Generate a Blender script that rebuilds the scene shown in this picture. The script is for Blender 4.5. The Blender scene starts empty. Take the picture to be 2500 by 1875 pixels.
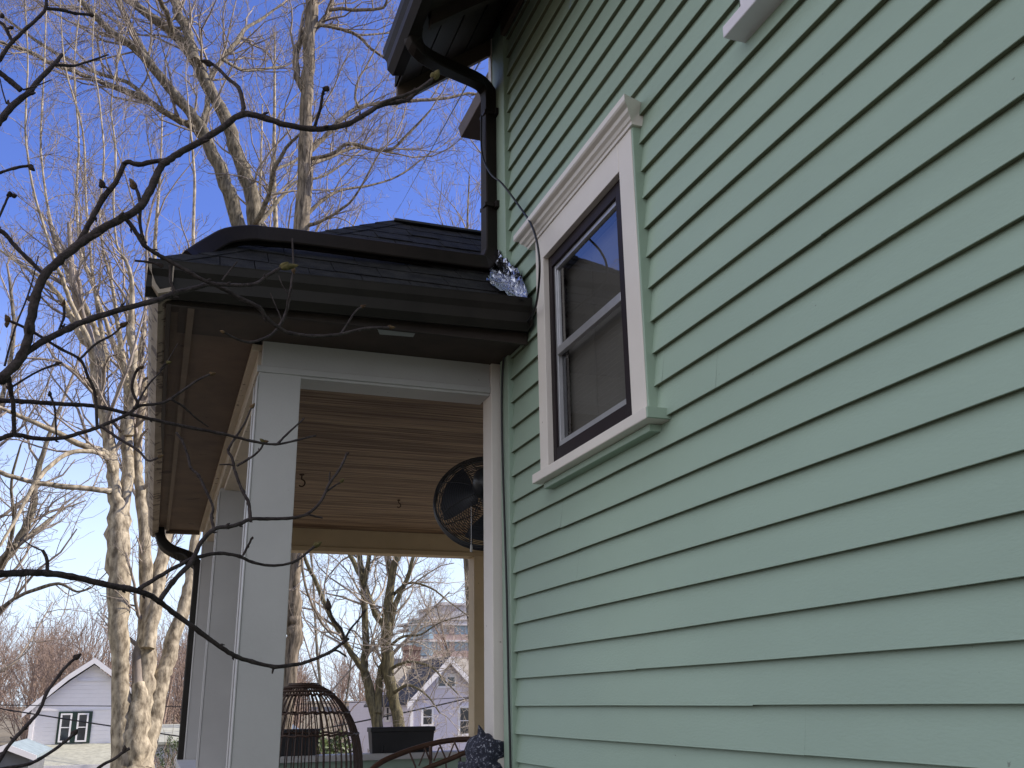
import bpy, math, random
import numpy as np
from mathutils import Vector, Matrix
random.seed(7); rng = np.random.default_rng(7)
SC = bpy.context.scene; COL = SC.collection
R = math.radians
V3 = np.array
# ------------------------------------------------------------------ camera
PIT, YAW, ROL = R(18.0585), R(19.7566), R(-0.7892)
FPX = 2375.14 * .8848                       # focal length in units of a 2212 px wide picture
C = V3([-1.5, 0.0, 1.6])
FW = V3([math.sin(YAW)*math.cos(PIT), math.cos(YAW)*math.cos(PIT), math.sin(PIT)])
_r0 = V3([math.cos(YAW), -math.sin(YAW), 0]); _u0 = np.cross(_r0, FW)
RT = math.cos(ROL)*_r0 + math.sin(ROL)*_u0
UP = -math.sin(ROL)*_r0 + math.cos(ROL)*_u0
cam = bpy.data.cameras.new("camera"); camo = bpy.data.objects.new("camera", cam); COL.objects.link(camo)
cam.sensor_fit = 'HORIZONTAL'; cam.sensor_width = 36; cam.lens = 34.202
cam.clip_start = .05; cam.clip_end = 3000
M = Matrix(((RT[0], UP[0], -FW[0], C[0]), (RT[1], UP[1], -FW[1], C[1]), (RT[2], UP[2], -FW[2], C[2]), (0, 0, 0, 1)))
camo.matrix_world = M
SC.camera = camo
# ------------------------------------------------------------------ light
SUN_AZ, SUN_EL = R(100), R(36)              # azimuth from +Y towards +X
w = bpy.data.worlds.new("World"); SC.world = w; w.use_nodes = True
nt = w.node_tree; nt.nodes.clear()
out = nt.nodes.new('ShaderNodeOutputWorld'); bg = nt.nodes.new('ShaderNodeBackground')
sky = nt.nodes.new('ShaderNodeTexSky'); sky.sky_type = 'NISHITA'; sky.sun_disc = False
sky.sun_elevation = SUN_EL; sky.sun_rotation = SUN_AZ
sky.air_density = 1.0; sky.dust_density = 0.4; sky.ozone_density = 2.0
bg.inputs[1].default_value = .1
# thin high cloud, thicker towards the horizon
tc = nt.nodes.new('ShaderNodeTexCoord'); mp = nt.nodes.new('ShaderNodeMapping'); mp.inputs['Scale'].default_value = (1.2, 1.2, 4.5)
nz = nt.nodes.new('ShaderNodeTexNoise'); nz.inputs['Scale'].default_value = 2.6; nz.inputs['Detail'].default_value = 6; nz.inputs['Roughness'].default_value = .62
rp = nt.nodes.new('ShaderNodeValToRGB'); rp.color_ramp.elements[0].position = .46; rp.color_ramp.elements[1].position = .74
sx = nt.nodes.new('ShaderNodeSeparateXYZ'); rz = nt.nodes.new('ShaderNodeMapRange')
rz.inputs[1].default_value = .02; rz.inputs[2].default_value = .45; rz.inputs[3].default_value = .9; rz.inputs[4].default_value = .0
mu = nt.nodes.new('ShaderNodeMath'); mu.operation = 'MULTIPLY'
mx = nt.nodes.new('ShaderNodeMix'); mx.data_type = 'RGBA'; mx.inputs[7].default_value = (6.2, 7.4, 8.6, 1)
L = nt.links.new
L(tc.outputs['Generated'], mp.inputs[0]); L(mp.outputs[0], nz.inputs['Vector']); L(nz.outputs[0], rp.inputs[0])
L(tc.outputs['Generated'], sx.inputs[0]); L(sx.outputs[2], rz.inputs[0]); L(rp.outputs[0], mu.inputs[0]); L(rz.outputs[0], mu.inputs[1])
tint = nt.nodes.new('ShaderNodeMix'); tint.data_type = 'RGBA'; tint.blend_type = 'MULTIPLY'; tint.inputs[0].default_value = 1.0
tint.inputs[7].default_value = (.80, .86, 1.50, 1)
L(sky.outputs[0], tint.inputs[6]); 
gl = nt.nodes.new('ShaderNodeMapRange'); gl.interpolation_type = 'SMOOTHERSTEP'; gl.inputs[1].default_value = .0; gl.inputs[2].default_value = .46; gl.inputs[3].default_value = .85; gl.inputs[4].default_value = .0   # haze low over the horizon
mxx = nt.nodes.new('ShaderNodeMath'); mxx.operation = 'MAXIMUM'; L(sx.outputs[2], gl.inputs[0]); L(gl.outputs[0], mxx.inputs[0]); L(mu.outputs[0], mxx.inputs[1]); L(mxx.outputs[0], mx.inputs[0]); L(tint.outputs[2], mx.inputs[6])
# unseen cloud bank added behind and left of the camera to brighten the wall
dt = nt.nodes.new('ShaderNodeVectorMath'); dt.operation = 'DOT_PRODUCT'; dt.inputs[1].default_value = (-.88, -.45, .15)
n3 = nt.nodes.new('ShaderNodeTexNoise'); n3.inputs['Scale'].default_value = 2.2; n3.inputs['Detail'].default_value = 6
ad = nt.nodes.new('ShaderNodeMath'); ad.operation = 'MULTIPLY_ADD'; ad.inputs[1].default_value = .7
r3 = nt.nodes.new('ShaderNodeMapRange'); r3.interpolation_type = 'SMOOTHSTEP'; r3.inputs[1].default_value = .50; r3.inputs[2].default_value = .85
m3 = nt.nodes.new('ShaderNodeMix'); m3.data_type = 'RGBA'; m3.inputs[7].default_value = (6.4, 6.6, 7.4, 1)
L(tc.outputs['Generated'], dt.inputs[0]); L(mp.outputs[0], n3.inputs['Vector']); L(n3.outputs[0], ad.inputs[0]); L(dt.outputs['Value'], ad.inputs[2]); L(ad.outputs[0], r3.inputs[0])
L(r3.outputs[0], m3.inputs[0]); L(mx.outputs[2], m3.inputs[6]); L(m3.outputs[2], bg.inputs[0]); L(bg.outputs[0], out.inputs[0])
sl = bpy.data.lights.new("sun", 'SUN'); sl.energy = 5.0; sl.angle = R(.5); sl.color = (1.0, .90, .76)
so = bpy.data.objects.new("sun", sl); COL.objects.link(so)
S = Vector((math.sin(SUN_AZ)*math.cos(SUN_EL), math.cos(SUN_AZ)*math.cos(SUN_EL), math.sin(SUN_EL)))
so.rotation_euler = S.to_track_quat('Z', 'Y').to_euler(); so.location = (30, -5, 30)
SC.view_settings.view_transform = 'Standard'; SC.view_settings.look = 'None'
SC.view_settings.exposure = .71; SC.view_settings.gamma = 1
SC.render.engine = 'CYCLES'
SC.cycles.max_bounces = 8; SC.cycles.transparent_max_bounces = 16

# ------------------------------------------------------------------ helpers
def ray(x, y):
    x = x/.8848; y = y/.8848; f = FPX/.8848
    return FW + RT*(x-1250)/f + UP*(937.5-y)/f
def atY(x, y, Y): v = ray(x, y); return C + v*(Y/v[1])
def atX(x, y, X): v = ray(x, y); return C + v*((X-C[0])/v[0])
def ppm(x, y, Y):                            # picture pixels per metre there
    return FPX*ray(x, y)[1]/Y
_bj = []
def bez(a): return a

class MB:
    """collects shapes into one mesh"""
    def __init__(s): s.v = []; s.f = []; s.n = 0; s.sm = []; s.mi = []
    def add(s, v, f, smooth=False, mi=0):
        v = np.asarray(v, float).reshape(-1, 3); f = np.asarray(f, int)
        s.v.append(v); s.f.append(f + s.n); s.n += len(v); s.sm.append(smooth); s.mi.append(mi)
    def box(s, x0, x1, y0, y1, z0, z1, mi=0):
        v = [(x, y, z) for z in (z0, z1) for y in (y0, y1) for x in (x0, x1)]
        s.add(v, [(0, 2, 3, 1), (4, 5, 7, 6), (0, 1, 5, 4), (2, 6, 7, 3), (0, 4, 6, 2), (1, 3, 7, 5)], mi=mi)
    def hexa(s, v, mi=0):                    # 8 corners: bottom loop, top loop
        s.add(v, [(3, 2, 1, 0), (4, 5, 6, 7), (0, 1, 5, 4), (1, 2, 6, 5), (2, 3, 7, 6), (3, 0, 4, 7)], mi=mi)
    def quad(s, a, b, c, d, mi=0): s.add([a, b, c, d], [(0, 1, 2, 3)], mi=mi)
    def grid(s, P, smooth=False, close_u=False, mi=0):      # P[u][v] -> surface
        P = np.asarray(P, float); nu, nv = P.shape[:2]
        u = np.arange(nu if close_u else nu-1); vv = np.arange(nv-1)
        U, W = np.meshgrid(u, vv, indexing='ij'); U2 = (U+1) % nu
        f = np.stack([U*nv+W, U2*nv+W, U2*nv+W+1, U*nv+W+1], -1).reshape(-1, 4)
        s.add(P.reshape(-1, 3), f, smooth, mi)
    def ngon(s, pts, mi=0): s.add(pts, [tuple(range(len(pts)))], mi=mi)
    def prism(s, prof, a, b, mi=0):          # prof: list of offsets (3d), swept from point a to point b
        a = V3(a, float); b = V3(b, float); p = [V3(q, float) for q in prof]; n = len(p)
        v = [a+q for q in p] + [b+q for q in p]
        s.add(v, [(i, (i+1) % n, n+(i+1) % n, n+i) for i in range(n)], mi=mi)
        s.add([a+q for q in p], [tuple(range(n))[::-1]], mi=mi); s.add([b+q for q in p], [tuple(range(n))], mi=mi)
    def tube(s, pts, rad, n=8, cap=True, smooth=True, mi=0, rough=0):
        p = np.asarray(pts, float); m = len(p); rad = np.broadcast_to(np.asarray(rad, float), (m,))
        t = np.gradient(p, axis=0); t /= np.linalg.norm(t, axis=1)[:, None]+1e-12
        ref = V3([0, 0, 1.]) if abs(t[0][2]) < .9 else V3([1., 0, 0])
        a0 = np.cross(t[0], ref); a0 /= np.linalg.norm(a0); A = []
        for k in range(m):
            a0 = a0 - t[k]*(a0@t[k]); a0 /= np.linalg.norm(a0); A.append(a0)
        A = np.array(A); B = np.cross(t, A); th = np.arange(n)*2*math.pi/n
        rr = rad[:, None]*np.ones((m, n))
        if rough: rr = rr*(1+rng.normal(0, rough, (m, n)))
        P = p[:, None]+rr[..., None]*(A[:, None]*np.cos(th)[None, :, None]+B[:, None]*np.sin(th)[None, :, None])
        idx = np.arange(n); f = []
        for k in range(m-1):
            f += [(k*n+i, k*n+(i+1) % n, (k+1)*n+(i+1) % n, (k+1)*n+i) for i in idx]
        s.add(P.reshape(-1, 3), f, smooth, mi)
        if cap:
            s.add(P[0], [tuple(range(n))[::-1]], mi=mi); s.add(P[-1], [tuple(range(n))], mi=mi)
    def lathe(s, prof, base, axis=(0, 0, 1), n=24, smooth=True, sq=(1, 1), mi=0):   # prof (r, h)
        ax = V3(axis, float); ax /= np.linalg.norm(ax)
        ref = V3([1., 0, 0]) if abs(ax[0]) < .9 else V3([0, 1., 0])
        a = np.cross(ax, ref); a /= np.linalg.norm(a); b = np.cross(ax, a); P = []
        for k in range(n):
            th = 2*math.pi*k/n
            P.append([V3(base, float)+ax*h+r*(a*math.cos(th)*sq[0]+b*math.sin(th)*sq[1]) for r, h in prof])
        s.grid(P, smooth, True, mi)
    def build(s, name, mats, parent=None, bevel=0):
        if not isinstance(mats, (list, tuple)): mats = [mats]
        me = bpy.data.meshes.new(name)
        v = np.concatenate(s.v)
        o0 = origin(parent); v = v - o0
        ft, ls, sm, mi = [], [], [], []
        for f, q, k in zip(s.f, s.sm, s.mi):
            ft.append(f.ravel()); ls.append(np.full(len(f), f.shape[1])); sm.append(np.full(len(f), q)); mi.append(np.full(len(f), k))
        ft = np.concatenate(ft); ls = np.concatenate(ls); sm = np.concatenate(sm); mi = np.concatenate(mi)
        me.vertices.add(len(v)); me.vertices.foreach_set('co', v.astype(np.float32).ravel())
        me.loops.add(len(ft)); me.loops.foreach_set('vertex_index', ft.astype(np.int32))
        me.polygons.add(len(ls)); st = np.concatenate([[0], np.cumsum(ls)[:-1]])
        me.polygons.foreach_set('loop_start', st.astype(np.int32))
        try: me.polygons.foreach_set('loop_total', ls.astype(np.int32))
        except Exception: pass
        me.polygons.foreach_set('use_smooth', sm.astype(bool)); me.polygons.foreach_set('material_index', mi.astype(np.int32))
        me.update(calc_edges=True); me.validate()
        for m in mats: me.materials.append(m)
        o = bpy.data.objects.new(name, me); COL.objects.link(o)
        if parent: o.parent = parent
        if bevel:
            b = o.modifiers.new('bevel', 'BEVEL'); b.width = bevel; b.segments = 2; b.limit_method = 'ANGLE'
        return o
def origin(p):
    o = np.zeros(3)
    while p: o += V3(p.location); p = p.parent
    return o
def tag(o, label=None, cat=None, group=None, kind=None):
    if label: o['label'] = label
    if cat: o['category'] = cat
    if group: o['group'] = group
    if kind: o['kind'] = kind
    return o
def thing(name, loc, label, cat, group=None):
    o = bpy.data.objects.new(name, None); COL.objects.link(o); o.location = loc; o.empty_display_size = .2
    return tag(o, label, cat, group)

# ---- materials
def mat(name, col, rough=.6, var=.12, scale=6, col2=None, bump=0, bscale=40, metal=0, stretch=(1, 1, 1), detail=5, spec=.5, pos=(.35, .7)):
    m = bpy.data.materials.new(name); m.use_nodes = True; t = m.node_tree; b = t.nodes['Principled BSDF']
    b.inputs['Roughness'].default_value = rough; b.inputs['Metallic'].default_value = metal
    b.inputs['Specular IOR Level'].default_value = spec
    tc = t.nodes.new('ShaderNodeTexCoord'); mp = t.nodes.new('ShaderNodeMapping'); mp.inputs['Scale'].default_value = stretch
    t.links.new(tc.outputs['Object'], mp.inputs[0])
    nz = t.nodes.new('ShaderNodeTexNoise'); nz.inputs['Scale'].default_value = scale; nz.inputs['Detail'].default_value = detail; nz.inputs['Roughness'].default_value = .6
    t.links.new(mp.outputs[0], nz.inputs['Vector'])
    rp = t.nodes.new('ShaderNodeValToRGB'); e = rp.color_ramp.elements
    e[0].position, e[1].position = pos
    c1 = tuple(c*(1-var) for c in col)+(1,); c2 = tuple(min(1, c*(1+var)) for c in col)+(1,)
    if col2: c1 = tuple(col)+(1,); c2 = tuple(col2)+(1,)
    e[0].color, e[1].color = c1, c2
    t.links.new(nz.outputs[0], rp.inputs[0]); t.links.new(rp.outputs[0], b.inputs['Base Color'])
    m['ramp'] = rp.name
    if bump:
        n2 = t.nodes.new('ShaderNodeTexNoise'); n2.inputs['Scale'].default_value = bscale; n2.inputs['Detail'].default_value = 4
        bp = t.nodes.new('ShaderNodeBump'); bp.inputs['Strength'].default_value = bump; bp.inputs['Distance'].default_value = .01
        t.links.new(mp.outputs[0], n2.inputs['Vector']); t.links.new(n2.outputs[0], bp.inputs['Height']); t.links.new(bp.outputs[0], b.inputs['Normal'])
    return m
def speckle(m, col, scale=60, th=.73, big=3.0):
    """small irregular chips / stains of another colour over a material"""
    t = m.node_tree; b = t.nodes['Principled BSDF']; src = b.inputs['Base Color'].links[0].from_socket
    tc = t.nodes.new('ShaderNodeTexCoord')
    n1 = t.nodes.new('ShaderNodeTexNoise'); n1.inputs['Scale'].default_value = scale; n1.inputs['Detail'].default_value = 3
    n2 = t.nodes.new('ShaderNodeTexNoise'); n2.inputs['Scale'].default_value = big; n2.inputs['Detail'].default_value = 2
    a = t.nodes.new('ShaderNodeMath'); a.operation = 'MULTIPLY_ADD'; a.inputs[1].default_value = .35
    g = t.nodes.new('ShaderNodeMapRange'); g.inputs[1].default_value = th; g.inputs[2].default_value = th+.03
    x = t.nodes.new('ShaderNodeMix'); x.data_type = 'RGBA'; x.inputs[7].default_value = tuple(col)+(1,)
    t.links.new(tc.outputs['Object'], n1.inputs['Vector']); t.links.new(tc.outputs['Object'], n2.inputs['Vector'])
    t.links.new(n2.outputs[0], a.inputs[0]); t.links.new(n1.outputs[0], a.inputs[2]); t.links.new(a.outputs[0], g.inputs[0])
    t.links.new(g.outputs[0], x.inputs[0]); t.links.new(src, x.inputs[6]); t.links.new(x.outputs[2], b.inputs['Base Color'])
    return m
GREEN = speckle(mat('green_paint', (.325, .43, .338), .55, .06, 1.6, bump=.12, bscale=160, stretch=(1, .35, 1)), (.20, .24, .19), 45, .97)
CREAM = speckle(mat('cream_paint', (.74, .69, .63), .5, .04, 3, bump=.08, bscale=120), (.3, .25, .2), 38, .95)
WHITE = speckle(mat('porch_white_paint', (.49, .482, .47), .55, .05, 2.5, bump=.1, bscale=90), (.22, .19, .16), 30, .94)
BUTT = mat('board_underside_shade', (.15, .155, .095), .8, .25, 6, stretch=(1, .3, 1))  # shade under each lap, painted into the board's underside colour
TAN = speckle(mat('tan_paint', (.52, .415, .26), .6, .08, 3, bump=.1, bscale=60), (.2, .15, .1), 28, .92)
BEIGE = speckle(mat('beige_paint', (.58, .50, .39), .6, .08, 3, bump=.1, bscale=60), (.22, .17, .12), 28, .86)
BROWN = mat('brown_metal', (.018, .0128, .0112), .55, .25, 4, bump=.05, bscale=30, spec=.25)
GUTB = mat('dark_gutter_metal', (.014, .012, .010), .55, .3, 5, col2=(.024, .021, .017), bump=.05, bscale=25, spec=.25)
WEATH = speckle(mat('weathered_gutter_paint', (.33, .27, .20), .7, .2, 5, bump=.3, bscale=22), (.10, .07, .05), 14, .74)
DKBR = mat('dark_brown_wood', (.030, .020, .015), .65, .35, 5, stretch=(1, .15, 1), bump=.15, bscale=30)
SOFF = speckle(mat('soffit_wood', (.14, .092, .062), .7, .22, 4, bump=.15, bscale=30), (.05, .03, .02), 5, .84)
SASH = mat('dark_plum_paint', (.016, .009, .011), .55, .2, 6, spec=.25)
ALU = mat('window_aluminium', (.50, .50, .52), .35, .06, 20, metal=.6)
SHNG = mat('roof_shingles', (.011, .011, .012), .95, .4, 14, col2=(.032, .031, .030), bump=.6, bscale=120, spec=.2)
BLK = mat('black_plastic', (.012, .012, .014), .45, .2, 8)
CBL = mat('black_cable', (.010, .010, .012), .5, .2, 8)

def bark(name, c1, c2, scale=7, st=(1, 1, .22), bump=.8):
    return mat(name, c1, .9, 0, scale, col2=c2, bump=bump, bscale=scale*3, stretch=st, detail=8, spec=.2)
BK1 = bark('pale_bark', (.12, .098, .070), (.50, .435, .325), 17, (1, 1, .45), .5)
BK2 = bark('grey_bark', (.055, .047, .035), (.25, .22, .17), 20, (1, 1, .22))
BK3 = bark('furrowed_bark', (.04, .033, .026), (.30, .25, .19), 22, (1, 1, .12), 1.0)
BK4 = bark('mossy_bark', (.05, .045, .032), (.20, .175, .10), 22)
TWG = bark('twig_bark', (.15, .125, .105), (.36, .31, .27), 5)
TWL = bark('pale_twig_bark', (.24, .205, .17), (.50, .44, .37), 6)
TWR = bark('reddish_twig_bark', (.20, .145, .115), (.32, .245, .205), 5)
FBK = bark('dark_twig_bark', (.035, .027, .026), (.085, .068, .064), 60, (1, 1, 1), .5)

# ------------------------------------------------------------------ tubes in bulk (twigs)
class Twigs:
    def __init__(s): s.g = {}
    def add(s, pts, rad, n=3):
        p = np.asarray(pts, float); s.g.setdefault((len(p), n), []).append((p, np.broadcast_to(np.asarray(rad, float), (len(p),))))
    def into(s, mb):
        for (m, n), L_ in s.g.items():
            P = np.stack([a for a, _ in L_]); Rr = np.stack([b for _, b in L_]); k = len(P)
            T = np.gradient(P, axis=1); T /= np.linalg.norm(T, axis=2, keepdims=True)+1e-12
            t0 = P[:, -1]-P[:, 0]; t0 /= np.linalg.norm(t0, axis=1, keepdims=True)+1e-12
            ref = np.where(np.abs(t0[:, 2:3]) < .8, V3([[0, 0, 1.]]), V3([[1., 0, 0]]))
            A = np.cross(T, ref[:, None]); A /= np.linalg.norm(A, axis=2, keepdims=True)+1e-12
            B = np.cross(T, A); th = np.arange(n)*2*math.pi/n
            Q = P[:, :, None]+Rr[:, :, None, None]*(A[:, :, None]*np.cos(th)[None, None, :, None]+B[:, :, None]*np.sin(th)[None, None, :, None])
            i = np.arange(n); j = np.arange(m-1)
            J, I = np.meshgrid(j, i, indexing='ij'); I2 = (I+1) % n
            f = np.stack([J*n+I, J*n+I2, (J+1)*n+I2, (J+1)*n+I], -1).reshape(-1, 4)
            f = (f[None]+(np.arange(k)*m*n)[:, None, None]).reshape(-1, 4)
            mb.add(Q.reshape(-1, 3), f, True)
def unit(v): return v/(np.linalg.norm(v)+1e-12)
def grow(T, p, d, Ln, r, lvl, kids=(5, 6, 5), up=.10, wig=.22, ang=(28, 62), rmin=.0025, sag=0):
    n = 6 if lvl > 0 else 5
    pts = [p]; q = V3(p, float); d = unit(d); ds = [d]
    nz = rng.normal(0, wig, (n, 3))
    for k in range(n-1):
        d = unit(d+nz[k]+V3([0, 0, up-sag*(k/n)])); q = q+d*Ln/(n-1); pts.append(q); ds.append(d)
    rad = np.linspace(r, max(r*.35, rmin*.8), n)
    T.add(pts, rad, 5 if r > .03 else (4 if r > .012 else 3))
    if lvl <= 0: return
    kk = kids[lvl-1]
    for j in range(kk):
        t = (j+rng.uniform(.3, 1))/kk*.86+.12; a = t*(n-1); i = min(int(a), n-2); fr = a-i
        b = pts[i]*(1-fr)+pts[i+1]*fr; dd = ds[i]
        s = np.cross(dd, rng.normal(0, 1, 3)); s = unit(s); an = R(rng.uniform(*ang))
        cd = dd*math.cos(an)+s*math.sin(an)
        rr = max(rmin, (r+(r*.35-r)*t)*rng.uniform(.42, .62))
        grow(T, b, cd, Ln*rng.uniform(.34, .62)*(1.1-.4*t), rr, lvl-1, kids, up, wig, ang, rmin, sag)
def limb_pts(path, Y, dY=0.0):
    """a limb followed through the picture, given its own distance"""
    out_p, out_r = [], []; n = len(path)
    for i, (x, y, r) in enumerate(path):
        yy = Y+dY*i/max(1, n-1); out_p.append(atY(x, y, yy)); out_r.append(r/ppm(x, y, yy))
    return np.array(out_p), np.array(out_r)
def smooth_path(P, Rr, k=3):
    """Catmull-Rom"""
    P = np.asarray(P); Rr = np.asarray(Rr); n = len(P)
    if n < 3: 
        t = np.linspace(0, 1, k+1)[:, None]; return P[0]*(1-t)+P[1]*t, (Rr[0]*(1-t)+Rr[1]*t)[:, 0]
    E_ = np.vstack([2*P[0]-P[1], P, 2*P[-1]-P[-2]]); oP, oR = [], []
    for i in range(n-1):
        a, b, c, d = E_[i:i+4]
        for j in range(k):
            t = j/k; oP.append(.5*(2*b+(c-a)*t+(2*a-5*b+4*c-d)*t*t+(3*b-a-3*c+d)*t**3)); oR.append(Rr[i]*(1-t)+Rr[i+1]*t)
    oP.append(P[-1]); oR.append(Rr[-1]); return np.array(oP), np.array(oR)

# ------------------------------------------------------------------ ground
def gz(x, y):
    return -.075*np.clip(y-8, 0, 54) - .015*np.clip(-x-3, 0, 60) + .035*np.clip(y-85, 0, 200)
gx = np.concatenate([[-1500, -600, -250], np.linspace(-120, 140, 66), [300, 700, 1500]]); gy = np.concatenate([[-600, -150, -60], np.linspace(-30, 170, 60), [260, 500, 1200, 2200]])
DSTR = mat('bounce_cut_ground', (.022, .017, .012), .95, 0, 14, col2=(.05, .038, .026), bump=.8, bscale=30)  # dark ground strip out of view, added to cut bounce light under the boards
mb = MB(); mb.grid([[(x, y, .02+rng.normal(0, .008)) for y in np.linspace(-8, 4.3, 40)] for x in np.linspace(-3.4, .02, 14)], True); tag(mb.build('added_dark_strip', DSTR), kind='structure')
mb = MB()
mb.grid([[(x, y, gz(x, y)+(rng.normal(0, .03) if y > 12 else 0)) for y in gy] for x in gx], True)
GR = mat('winter_ground', (.10, .085, .052), .95, 0, .6, col2=(.21, .175, .12), bump=.5, bscale=8, detail=8)
tag(mb.build('ground', GR), kind='structure')

# ================================================================== THE GREEN HOUSE AND ITS PORCH
house = thing('green_house', (0, 0, 0), 'mint green clapboard house with a roofed corner porch', 'house')
ZF = [1.58, 1.693, 1.807, 1.925, 2.0365, 2.15, 2.263, 2.378, 2.479, 2.599, 2.716, 2.834, 2.956, 3.076, 3.184, 3.304, 3.414]
while ZF[-1] < 5.15: ZF.append(ZF[-1]+.1165+random.uniform(-.003, .003))
while ZF[0] > .3: ZF.insert(0, ZF[0]-.114)
HOLES = [(2.86, 3.71, 2.50, 3.52), (.95, 2.10, 3.62, 4.95)]
def clapboards(mb, u0, u1, fn, holes=(), zs=ZF, seam=True, th=.021):
    """lapped boards; fn(u, out, z) -> point; `out` is the distance in front of the wall"""
    for i in range(len(zs)-1):
        z0, z1 = zs[i], zs[i+1]+.012
        cuts = [u0, u1]
        if seam:
            u = u0+random.uniform(.6, 4.2)
            while u < u1-.4: cuts.append(u); u += random.uniform(3.2, 5.0)
        spans = []
        for a, b, c, d in holes:
            if c < z1-.02 and d > z0: spans.append((a, b)); cuts += [a, b]
        cuts = sorted(cuts)
        for a, b in zip(cuts[:-1], cuts[1:]):
            if any(a >= s[0]-1e-6 and b <= s[1]+1e-6 for s in spans): continue
            dz = random.gauss(0, .0010); dth = random.gauss(0, .0003); g = .00005; nn = max(2, int((b-a)/.5))
            us = np.linspace(a+g, b-g, nn); wv = rng.normal(0, .0009, nn)
            e = .002
            wv[0] = wv[-1] = 0
            prof = [(0.001, z1), (th+dth-.0008, z0+dz+.004), (th+dth, z0+dz+.0012), (th+dth-.0014, z0+dz)]
            low = [(th+dth-.0014, z0+dz), (-.004, z0+dz+.003)]
            mb.grid([[fn(u, o, z+(wv[k] if z < z1-.01 else 0)) for o, z in prof] for k, u in enumerate(us)], False)
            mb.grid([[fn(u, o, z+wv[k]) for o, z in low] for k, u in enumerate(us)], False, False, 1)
mb = MB()
clapboards(mb, -7.0, 4.20, lambda y, o, z: (.021-o, y, z), HOLES)
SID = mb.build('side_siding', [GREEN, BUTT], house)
mb = MB()
clapboards(mb, .03, 8.0, lambda x, o, z: (x, 4.40+o, z), [(2.2, 3.2, .3, 2.4)], seam=False)
clapboards(mb, -7.0, 4.40, lambda y, o, z: (8.0+o, y, z), seam=False)
clapboards(mb, 0, 8.0, lambda x, o, z: (x, -7.0-o, z), seam=False)
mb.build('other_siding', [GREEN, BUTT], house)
mb = MB(); mb.box(.03, 7.95, -6.95, 4.35, -.3, .36); mb.build('foundation', mat('stone_foundation', (.28, .27, .25), .9, .25, 5, bump=.5), house)
mb = MB(); mb.box(2.2, 3.2, 4.36, 4.40, .42, 2.4); mb.box(2.12, 2.2, 4.39, 4.43, .42, 2.48); mb.box(3.2, 3.28, 4.39, 4.43, .42, 2.48); mb.box(2.2, 3.2, 4.39, 4.43, 2.4, 2.48)
mb.build('front_door', CREAM, house)
# corner trim
mb = MB(); mb.box(-.012, .05, 4.20, 4.315, .3, 3.22); mb.build('corner_board', GREEN, house, .003)
mb = MB(); mb.box(-.022, .05, 4.392, 4.44, 3.2, 5.2); mb.box(-.016, .05, 4.20, 4.392, 3.22, 5.2, 1); mb.build('upper_corner_board', [CREAM, GREEN], house, .003)
mb = MB(); mb.box(-.052, .02, 4.335, 4.47, .42, 3.20); mb.build('corner_pilaster', CREAM, house, .004)

# ---- the window beside the porch
win = thing('side_window', (0, 3.22, 2.5), None, None); win.parent = house
def wb(name, m, *boxes, bevel=.002):
    mb = MB()
    for b in boxes: mb.box(*b)
    return mb.build(name, m, win, bevel)
wb('casing', CREAM, (-.025, .03, 3.675, 3.765, 2.50, 3.60), (-.025, .03, 2.78, 2.89, 2.50, 3.60), (-.0255, .03, 2.89, 3.675, 3.48, 3.60))
wb('casing_edge', GREEN, (-.023, .03, 2.768, 2.7795, 2.50, 3.60))
mb = MB()
prof = [(.03, 3.60), (-.032, 3.60), (-.034, 3.612), (-.040, 3.615), (-.046, 3.626), (-.058, 3.634), (-.062, 3.648), (-.078, 3.654), (-.083, 3.66), (-.083, 3.684), (.0, 3.697), (.03, 3.697)]
def crown(y0, y1):
    P = []
    for sgn in (0, 1):
        row = []
        for x, z in prof:
            e = max(0, -.03-x); row.append((x, (y1+e) if sgn else (y0-e), z))
        P.append(row)
    mb.grid(P); mb.ngon(P[0]); mb.ngon(P[1][::-1])
crown(2.755, 3.845)
mb.build('crown_molding', CREAM, win)
wb('sill', CREAM, (-.07, .03, 2.705, 3.75, 2.465, 2.505), bevel=.004)
wb('sill_end', GREEN, (-.068, .03, 2.694, 2.7045, 2.467, 2.503), bevel=.001)
wb('sill_apron', GREEN, (-.03, .03, 2.76, 3.72, 2.44, 2.4645))
wb('sash_frame', SASH, (.0, .07, 3.64, 3.675, 2.505, 3.48), (.0, .07, 2.89, 2.98, 2.505, 3.48), (.0005, .07, 2.98, 3.64, 3.425, 3.48), (.0005, .07, 2.98, 3.64, 2.505, 2.60))
wb('screen_frame', ALU, (.012, .032, 3.622, 3.640, 2.60, 3.425), (.012, .032, 2.98, 2.997, 2.60, 3.425), (.0125, .0315, 2.997, 3.622, 3.405, 3.425), (.0125, .0315, 2.997, 3.622, 2.60, 2.628),
   (.008, .030, 2.997, 3.622, 3.005, 3.040), (.018, .030, 3.612, 3.622, 3.04, 3.405), (.018, .030, 2.997, 3.005, 3.04, 3.405), bevel=.0015)
GL = bpy.data.materials.new('window_glass'); GL.use_nodes = True; t = GL.node_tree; t.nodes.clear()
o_ = t.nodes.new('ShaderNodeOutputMaterial'); g_ = t.nodes.new('ShaderNodeBsdfGlossy'); g_.inputs['Roughness'].default_value = .012
tr = t.nodes.new('ShaderNodeBsdfTransparent'); tr.inputs[0].default_value = (.78, .80, .80, 1); 
lw = t.nodes.new('ShaderNodeLayerWeight'); lw.inputs[0].default_value = .5; pw = t.nodes.new('ShaderNodeMath'); pw.operation = 'POWER'; pw.inputs[1].default_value = 3.2
fr = t.nodes.new('ShaderNodeMapRange'); fr.inputs[3].default_value = .13; t.links.new(lw.outputs['Facing'], pw.inputs[0]); t.links.new(pw.outputs[0], fr.inputs[0])
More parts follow.
